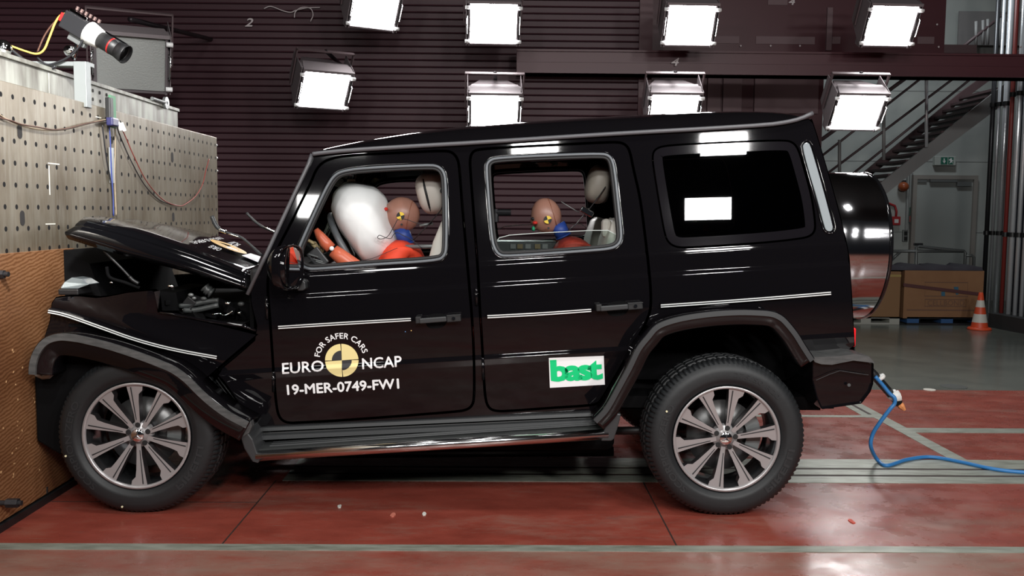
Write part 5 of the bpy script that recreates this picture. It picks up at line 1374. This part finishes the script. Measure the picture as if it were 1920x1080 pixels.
for k in range(NB + 1):
    th = PI * k / NB; s2 = max(.02, math.sin(th)) ** .7; yy = .52 - .25 * math.cos(th)
    sc_ = s2
    r = []
    for i, p in enumerate(bag2):
        q = W(ccx + (p.x - ccx) * 1.0, ccy + (p.y - ccy) * 1.0, .52); c3 = W(ccx, ccy, .52)
        wr = 1 + .012 * math.sin(i * .9 + k * 1.3)
        v3 = c3 + (q - c3) * sc_ * wr; v3.y = yy; r.append(v3)
    rows.append(r)
v, f = grid(rows, closed=True); n = len(bag2); f.append(tuple(range(n))); f.append(tuple(range(NB * n, (NB + 1) * n)))
M_BAG = mat('airbag_fabric', (.86, .88, .88), .6, bump=.15, nscale=6)
AB = fixn(G().add((v, f), True).obj('airbag', M_BAG, SW_))
AB.parent = car
g = G(); seam = [rows[NB // 2 - 4][i] for i in range(len(bag2))]; 
G().add(box(W(659, 340, .48), (.04, .04, .02))).obj('airbag_tab', mat('tab_cream', (.6, .58, .45), .6), AB, bevel=.005)
G().add(tube([W(a, b, .26) for a, b in crom2([(792, 466), (770, 448), (755, 441), (745, 436), (738, 440), (733, 447), (724, 446), (712, 441), (708, 446), (716, 448), (728, 442), (741, 420), (746, 412), (760, 411), (780, 418), (790, 420)])], .0018, 5), True).obj('sensor_wire', M_CK, AB)
G().add(tube([W(a, b, .255) for a, b in ((612, 505), (700, 484), (745, 465))], .0014, 5), True).obj('sensor_wire', M_CK, AB)
# belts
def belt(px, y, w=.045):
    P3 = [W(a, b, y) for a, b in px]; rows = []
    for i, p in enumerate(P3): rows.append([p + Vector((0, -w / 2, 0)), p + Vector((0, w / 2, .0))])
    return G().add(grid(rows), True).obj('seat_belt', mat('belt', (.02, .018, .02), .6), car, solid=.003)
belt([(1062, 436), (1080, 420), (1098, 400), (1120, 372), (1135, 350)], .40)
G().add(box(W(1100, 397, .37), (.07, .05, .03), Euler((0, .5, 0)).to_matrix())).obj('belt_buckle', M_CHROME, car, bevel=.004)
belt([(775, 450), (800, 425), (826, 395), (838, 370)], .36)
o = G().add(tube([W(a, b, .4) for a, b in ((1052, 378), (1068, 388), (1085, 398))], .003, 6), True).obj('sensor_wire', M_STEELG, car)
g = G(); g.add(tube([W(a, b, .38) for a, b in ((787, 424), (797, 421), (812, 419))], .008, 8), True); g.obj('sensor_plug', M_STEELG, car)
g = G(); g.add(cyl(W(930, 398, .9), W(958, 398, .9), .02, seg=10)); g.add(cyl(W(929, 392, .9), W(929, 416, .9), .02, seg=10)); g.obj('camera_mount', M_DARKSTEEL, car)
g = G(); g.add(bb(W(925, 455, .7).x, W(1045, 455, .7).x, .6, .9, .95, W(960, 452, .7).z)); o = g.obj('measuring_box', M_BLACK, car, bevel=.01)
for i, x in enumerate((962, 975, 990, 1008, 1022)):
    G().add(box(W(x, 462, .595), (.03, .01, .025))).obj('box_label', mat('amber_label_shaded', (.10, .065, .02), .5) if i % 2 else mat('grey_label_shaded', (.10, .10, .10), .5), o)  # label colours darkened for the shade inside the cabin
G().add(tube([W(a, b, .35) for a, b in ((760, 463), (815, 462), (842, 464))], .011, 8), True).obj('seat_bar', M_STEELG, car)

# ================================================================== crash test dummies
M_SKIN = mat('dummy_skin', (.34, .17, .125), .38); M_SKIND = mat('dummy_cap', (.26, .10, .06), .35)
M_NECK = mat('dummy_neck_blue', (.02, .06, .30), .5); M_SUIT = mat('dummy_suit_orange', (.78, .06, .02), .7, bump=.4, nscale=10)
M_MQ = mat('marker_yellow', (.85, .6, .05), .5); M_ARM = mat('dummy_arm', (.62, .14, .07), .35)
def skin_body(name, joints, edges, m, parent, sub=2):
    me = bpy.data.meshes.new(name); off = origin(parent)
    me.from_pydata([Vector(j[0]) - off for j in joints], edges, []); me.materials.append(m)
    o = bpy.data.objects.new(name, me); COL.objects.link(o); o.parent = parent
    md = o.modifiers.new('skin', 'SKIN')
    for i, j in enumerate(joints):
        me.skin_vertices[0].data[i].radius = (j[1], j[2] if len(j) > 2 else j[1])
    me.skin_vertices[0].data[0].use_root = True
    sb_ = o.modifiers.new('sub', 'SUBSURF'); sb_.levels = sub; sb_.render_levels = sub
    dg = bpy.context.evaluated_depsgraph_get(); dg.update()
    m2 = bpy.data.meshes.new_from_object(o.evaluated_get(dg)); o.modifiers.clear(); o.data = m2
    for p in m2.polygons: p.use_smooth = True
    return o
def dummy(hx, hz, y, rad, neck, torso, lab, tilt, marker, suit=M_SUIT, arm=None):
    r = empty('crash_test_dummy', (torso[0][0], y, .8), lab, 'crash test dummy')
    Mr = Matrix.Rotation(math.radians(tilt), 3, 'Y')
    def hf(p):
        q = Vector(p)
        # face towards -x: chin, brow and nose
        if q.x < 0:
            q.x *= 1.0 + .10 * max(0, -q.z) - .10 * max(0, q.z)
            if abs(q.y) < .22 and -.35 < q.z < .1: q.x -= .12 * (1 - abs(q.y) / .22)
            if -.75 < q.z < -.45: q.x -= .04
        if q.z < -.3: q.y *= 1 - .35 * (-q.z - .3)
        return q
    hd = G().add(ell((hx, y, hz), rad, Mr, 36, 26, hf), True).obj('head', M_SKIN, r)
    # skull cap line and cap
    P0 = Vector((hx, y, hz))
    rg = [P0 + Mr @ Vector((rad[0] * .45, rad[1] * .90 * math.sin(t), rad[2] * .895 * math.cos(t))) for t in [2 * PI * k / 40 for k in range(40)]]
    G().add(tube(rg, .0022, 6, closed=True), True).obj('skull_cap_seam', M_SKIND, hd)
    for sy in (-1, 1):
        q = P0 + Mr @ Vector((-rad[0] * .90, sy * rad[1] * .38, rad[2] * .05)); G().add(ell(q, (.012, .014, .009), None, 12, 8), True).obj('eye', M_RUB, hd)
    q = P0 + Mr @ Vector((-rad[0] * .98, 0, -rad[2] * .50)); G().add(ell(q, (.014, .026, .005), None, 12, 8), True).obj('mouth', M_SKIND, hd)
    # four-field target on the temple
    mq = W(*marker, y - rad[1] - .002)
    for k in range(4):
        a0 = k * PI / 2 + .3; pts = [mq] + [mq + Vector((math.cos(a0 + PI / 2 * t / 6), 0, math.sin(a0 + PI / 2 * t / 6))) * .021 for t in range(7)]
        G().add((pts, [tuple(range(8))])).obj('target_marker', M_MQ if k % 2 == 0 else M_RUB, hd)
    q = mq + Vector((.005, .0, -.045)); G().add(cyl(q, q + Vector((0, .01, 0)), .006, seg=12)).obj('ear_hole', M_RUB, hd)
    n0, n1 = neck
    G().add(cyl(n0, n1, .040, .042, 24), True).obj('neck', M_NECK, r)
    for k in range(3): pass
    G().add(cyl(Vector(n1), Vector(n1) + (Vector(n1) - Vector(n0)) * .1, .044, .044, 24), True).obj('neck_ring', M_NECK, r)
    t = torso
    hip = Vector((t[0][0], y, t[0][1])); waist = Vector((t[1][0], y, t[1][1])); chest = Vector((t[2][0], y, t[2][1])); shc = Vector((t[3][0], y, t[3][1]))
    kn = hip + Vector((-.42, 0, .08)); J = [(hip, .13, .15), (waist, .13, .14), (chest, .13, .17), (shc, .085, .15)]
    E = [(0, 1), (1, 2), (2, 3)]
    for sy in (-1, 1):
        b0 = len(J)
        J += [(shc + Vector((.0, sy * .16, -.04)), .062), (shc + Vector((-.06, sy * .20, -.20)), .05), (shc + Vector((-.18, sy * .19, -.29)), .045)]
        E += [(3, b0), (b0, b0 + 1), (b0 + 1, b0 + 2)]
        b1 = len(J)
        J += [(hip + Vector((-.10, sy * .10, 0)), .085), (kn + Vector((0, sy * .11, 0)), .065), (kn + Vector((-.22, sy * .11, -.22)), .045), (kn + Vector((-.30, sy * .11, -.24)), .035)]
        E += [(0, b1), (b1, b1 + 1), (b1 + 1, b1 + 2), (b1 + 2, b1 + 3)]
    skin_body('suit', J, E, suit, r)
    return r
hx = W(753, 402, .50)
d1 = dummy(hx.x, hx.z, .50, (.098, .078, .093), (W(752, 428, .50), W(762, 456, .50)), [(-.48, .88), (-.51, 1.04), (-.54, 1.20), (-.535, 1.335)],
           'crash test dummy in an orange suit with its face in the white airbag', 12, (751, 405))
# left arm of the driver dummy: upper piece, elbow joint, forearm and hand reaching the dashboard
sh = Vector((-.56, .33, 1.20)); el = W(624, 470, .30); wr_ = W(597, 438, .30)
s2_ = W(664, 500, .30)
G().add(tube([W(690, 525, .33), s2_, W(640, 482, .30), W(625, 470, .30)], [.05, .043, .040, .034], 16), True).obj('upper_arm', M_ARM, d1)
G().add(tube([W(620, 466, .30), W(610, 455, .30), W(600, 442, .30), W(592, 430, .30)], [.030, .030, .024, .014], 14), True).obj('forearm', M_ARM, d1)
q = W(622, 466, .262); G().add(ell(q, (.012, .008, .012)), True).obj('elbow_joint', M_WHITEP, d1)
M_HAND = mat('dummy_hand', (.62, .50, .26), .5)
hc0 = W(590, 462, .36)
HJ = [(W(603, 478, .36), .022, .02), (W(597, 468, .36), .026, .014), (W(590, 459, .36), .027, .012)]; HE = [(0, 1), (1, 2)]
for k, (dy, ln) in enumerate(((-.03, .9), (-.01, 1.0), (.01, .95), (.03, .8))):
    b = len(HJ); p1 = W(586, 455, .36 + dy); p2 = W(579 - 0 * ln, 451 + k * .6, .36 + dy * 1.1); p3 = W(579 - 7 * ln, 449 + k, .36 + dy * 1.1); p4 = W(579 - 10 * ln, 452 + k, .36 + dy * 1.1)
    HJ += [(p1, .0095), (p2, .009), (p3, .0085), (p4, .007)]; HE += [(2, b), (b, b + 1), (b + 1, b + 2), (b + 2, b + 3)]
b = len(HJ); HJ += [(W(603, 461, .33), .011), (W(601, 450, .32), .0095), (W(598, 443, .32), .008)]; HE += [(1, b), (b, b + 1), (b + 1, b + 2)]
skin_body('hand', HJ, HE, M_HAND, d1, 1)
hx2 = W(1024, 404, .55)
M_SUIT2 = mat('dummy_suit_red', (.40, .035, .02), .7, bump=.4, nscale=10)
d2_ = dummy(hx2.x, hx2.z, .55, (.082, .070, .095), (W(1046, 420, .55), W(1056, 442, .55)), [(.44, .88), (.43, 1.04), (.39, 1.22), (.375, 1.365)],
            'crash test dummy slumped forward on the rear seat, head bowed', -18, (1027, 412), M_SUIT2)
q = W(1003, 418, .50); G().add(ell(q, (.014, .02, .010)), True).obj('cheek_sensor', mat('red_paint', (.6, .03, .02), .5), d2_)
q = W(1000, 429, .50); G().add(ell(q, (.010, .02, .014)), True).obj('chin_sensor', mat('green_paint', (.02, .30, .15), .5), d2_)
q = W(724, 392, .42); G().add(ell(q, (.010, .02, .010)), True).obj('cheek_sensor', mat('red_paint', (.6, .03, .02), .5), d1)

# ================================================================== tow bar and cable
M_ROPE = mat('blue_cable', (.035, .20, .50), .4)
ta = W(1636, 700, .9); tb = W(1686, 757, .88); dr = (tb - ta).normalized()
tw = G().add(tube([Vector((1.72, .93, ta.z + .03)), ta - dr * .06, ta, tb], [.026, .026, .026, .024], 8), True).obj('tow_bar', M_BLACK); tag(tw, 'black tape-wrapped bar sticking out behind the rear bumper', 'tow bar')
G().add(tube([tb, tb + dr * .02, tb + dr * .05], [.02, .02, .008], 8)).obj('frayed_end', mat('frayed_orange', (.80, .32, .12), .6), tw)
for pts, r in (([(1671, 738), (1678, 744), (1686, 742)], .034), ([(1649, 706), (1652, 710)], .03)):
    G().add(tube([W(a, b, .88) for a, b in pts], r, 10), True).obj('white_tape', mat('white_tape', (.85, .85, .82), .5), tw)
f0 = FL(1663, 873, .012); f1 = FL(1700, 862, .012); f2 = FL(1745, 857, .012); f3 = FL(1800, 866, .012); f4 = FL(1860, 879, .012); f5 = FL(1925, 886, .012); fm = FL(1645, 862, .02)
pts = [W(1641, 706, .86), W(1655, 722, .86), W(1668, 738, .85), W(1677, 746, .84), W(1677, 757, .84), W(1668, 768, .84), W(1650, 792, .85), W(1636, 815, .87), W(1633, 838, .88), fm, f0, f1, f2, f3, f4, f5, f5 + Vector((.5, -.1, 0))]
rp = G().add(tube([Vector(q) for q in crom([Vector(p) for p in pts], 6)], .0115, 10), True).obj('tow_cable', M_ROPE); tag(rp, 'bright blue cable hanging from the tow bar and snaking along the floor', 'cable')
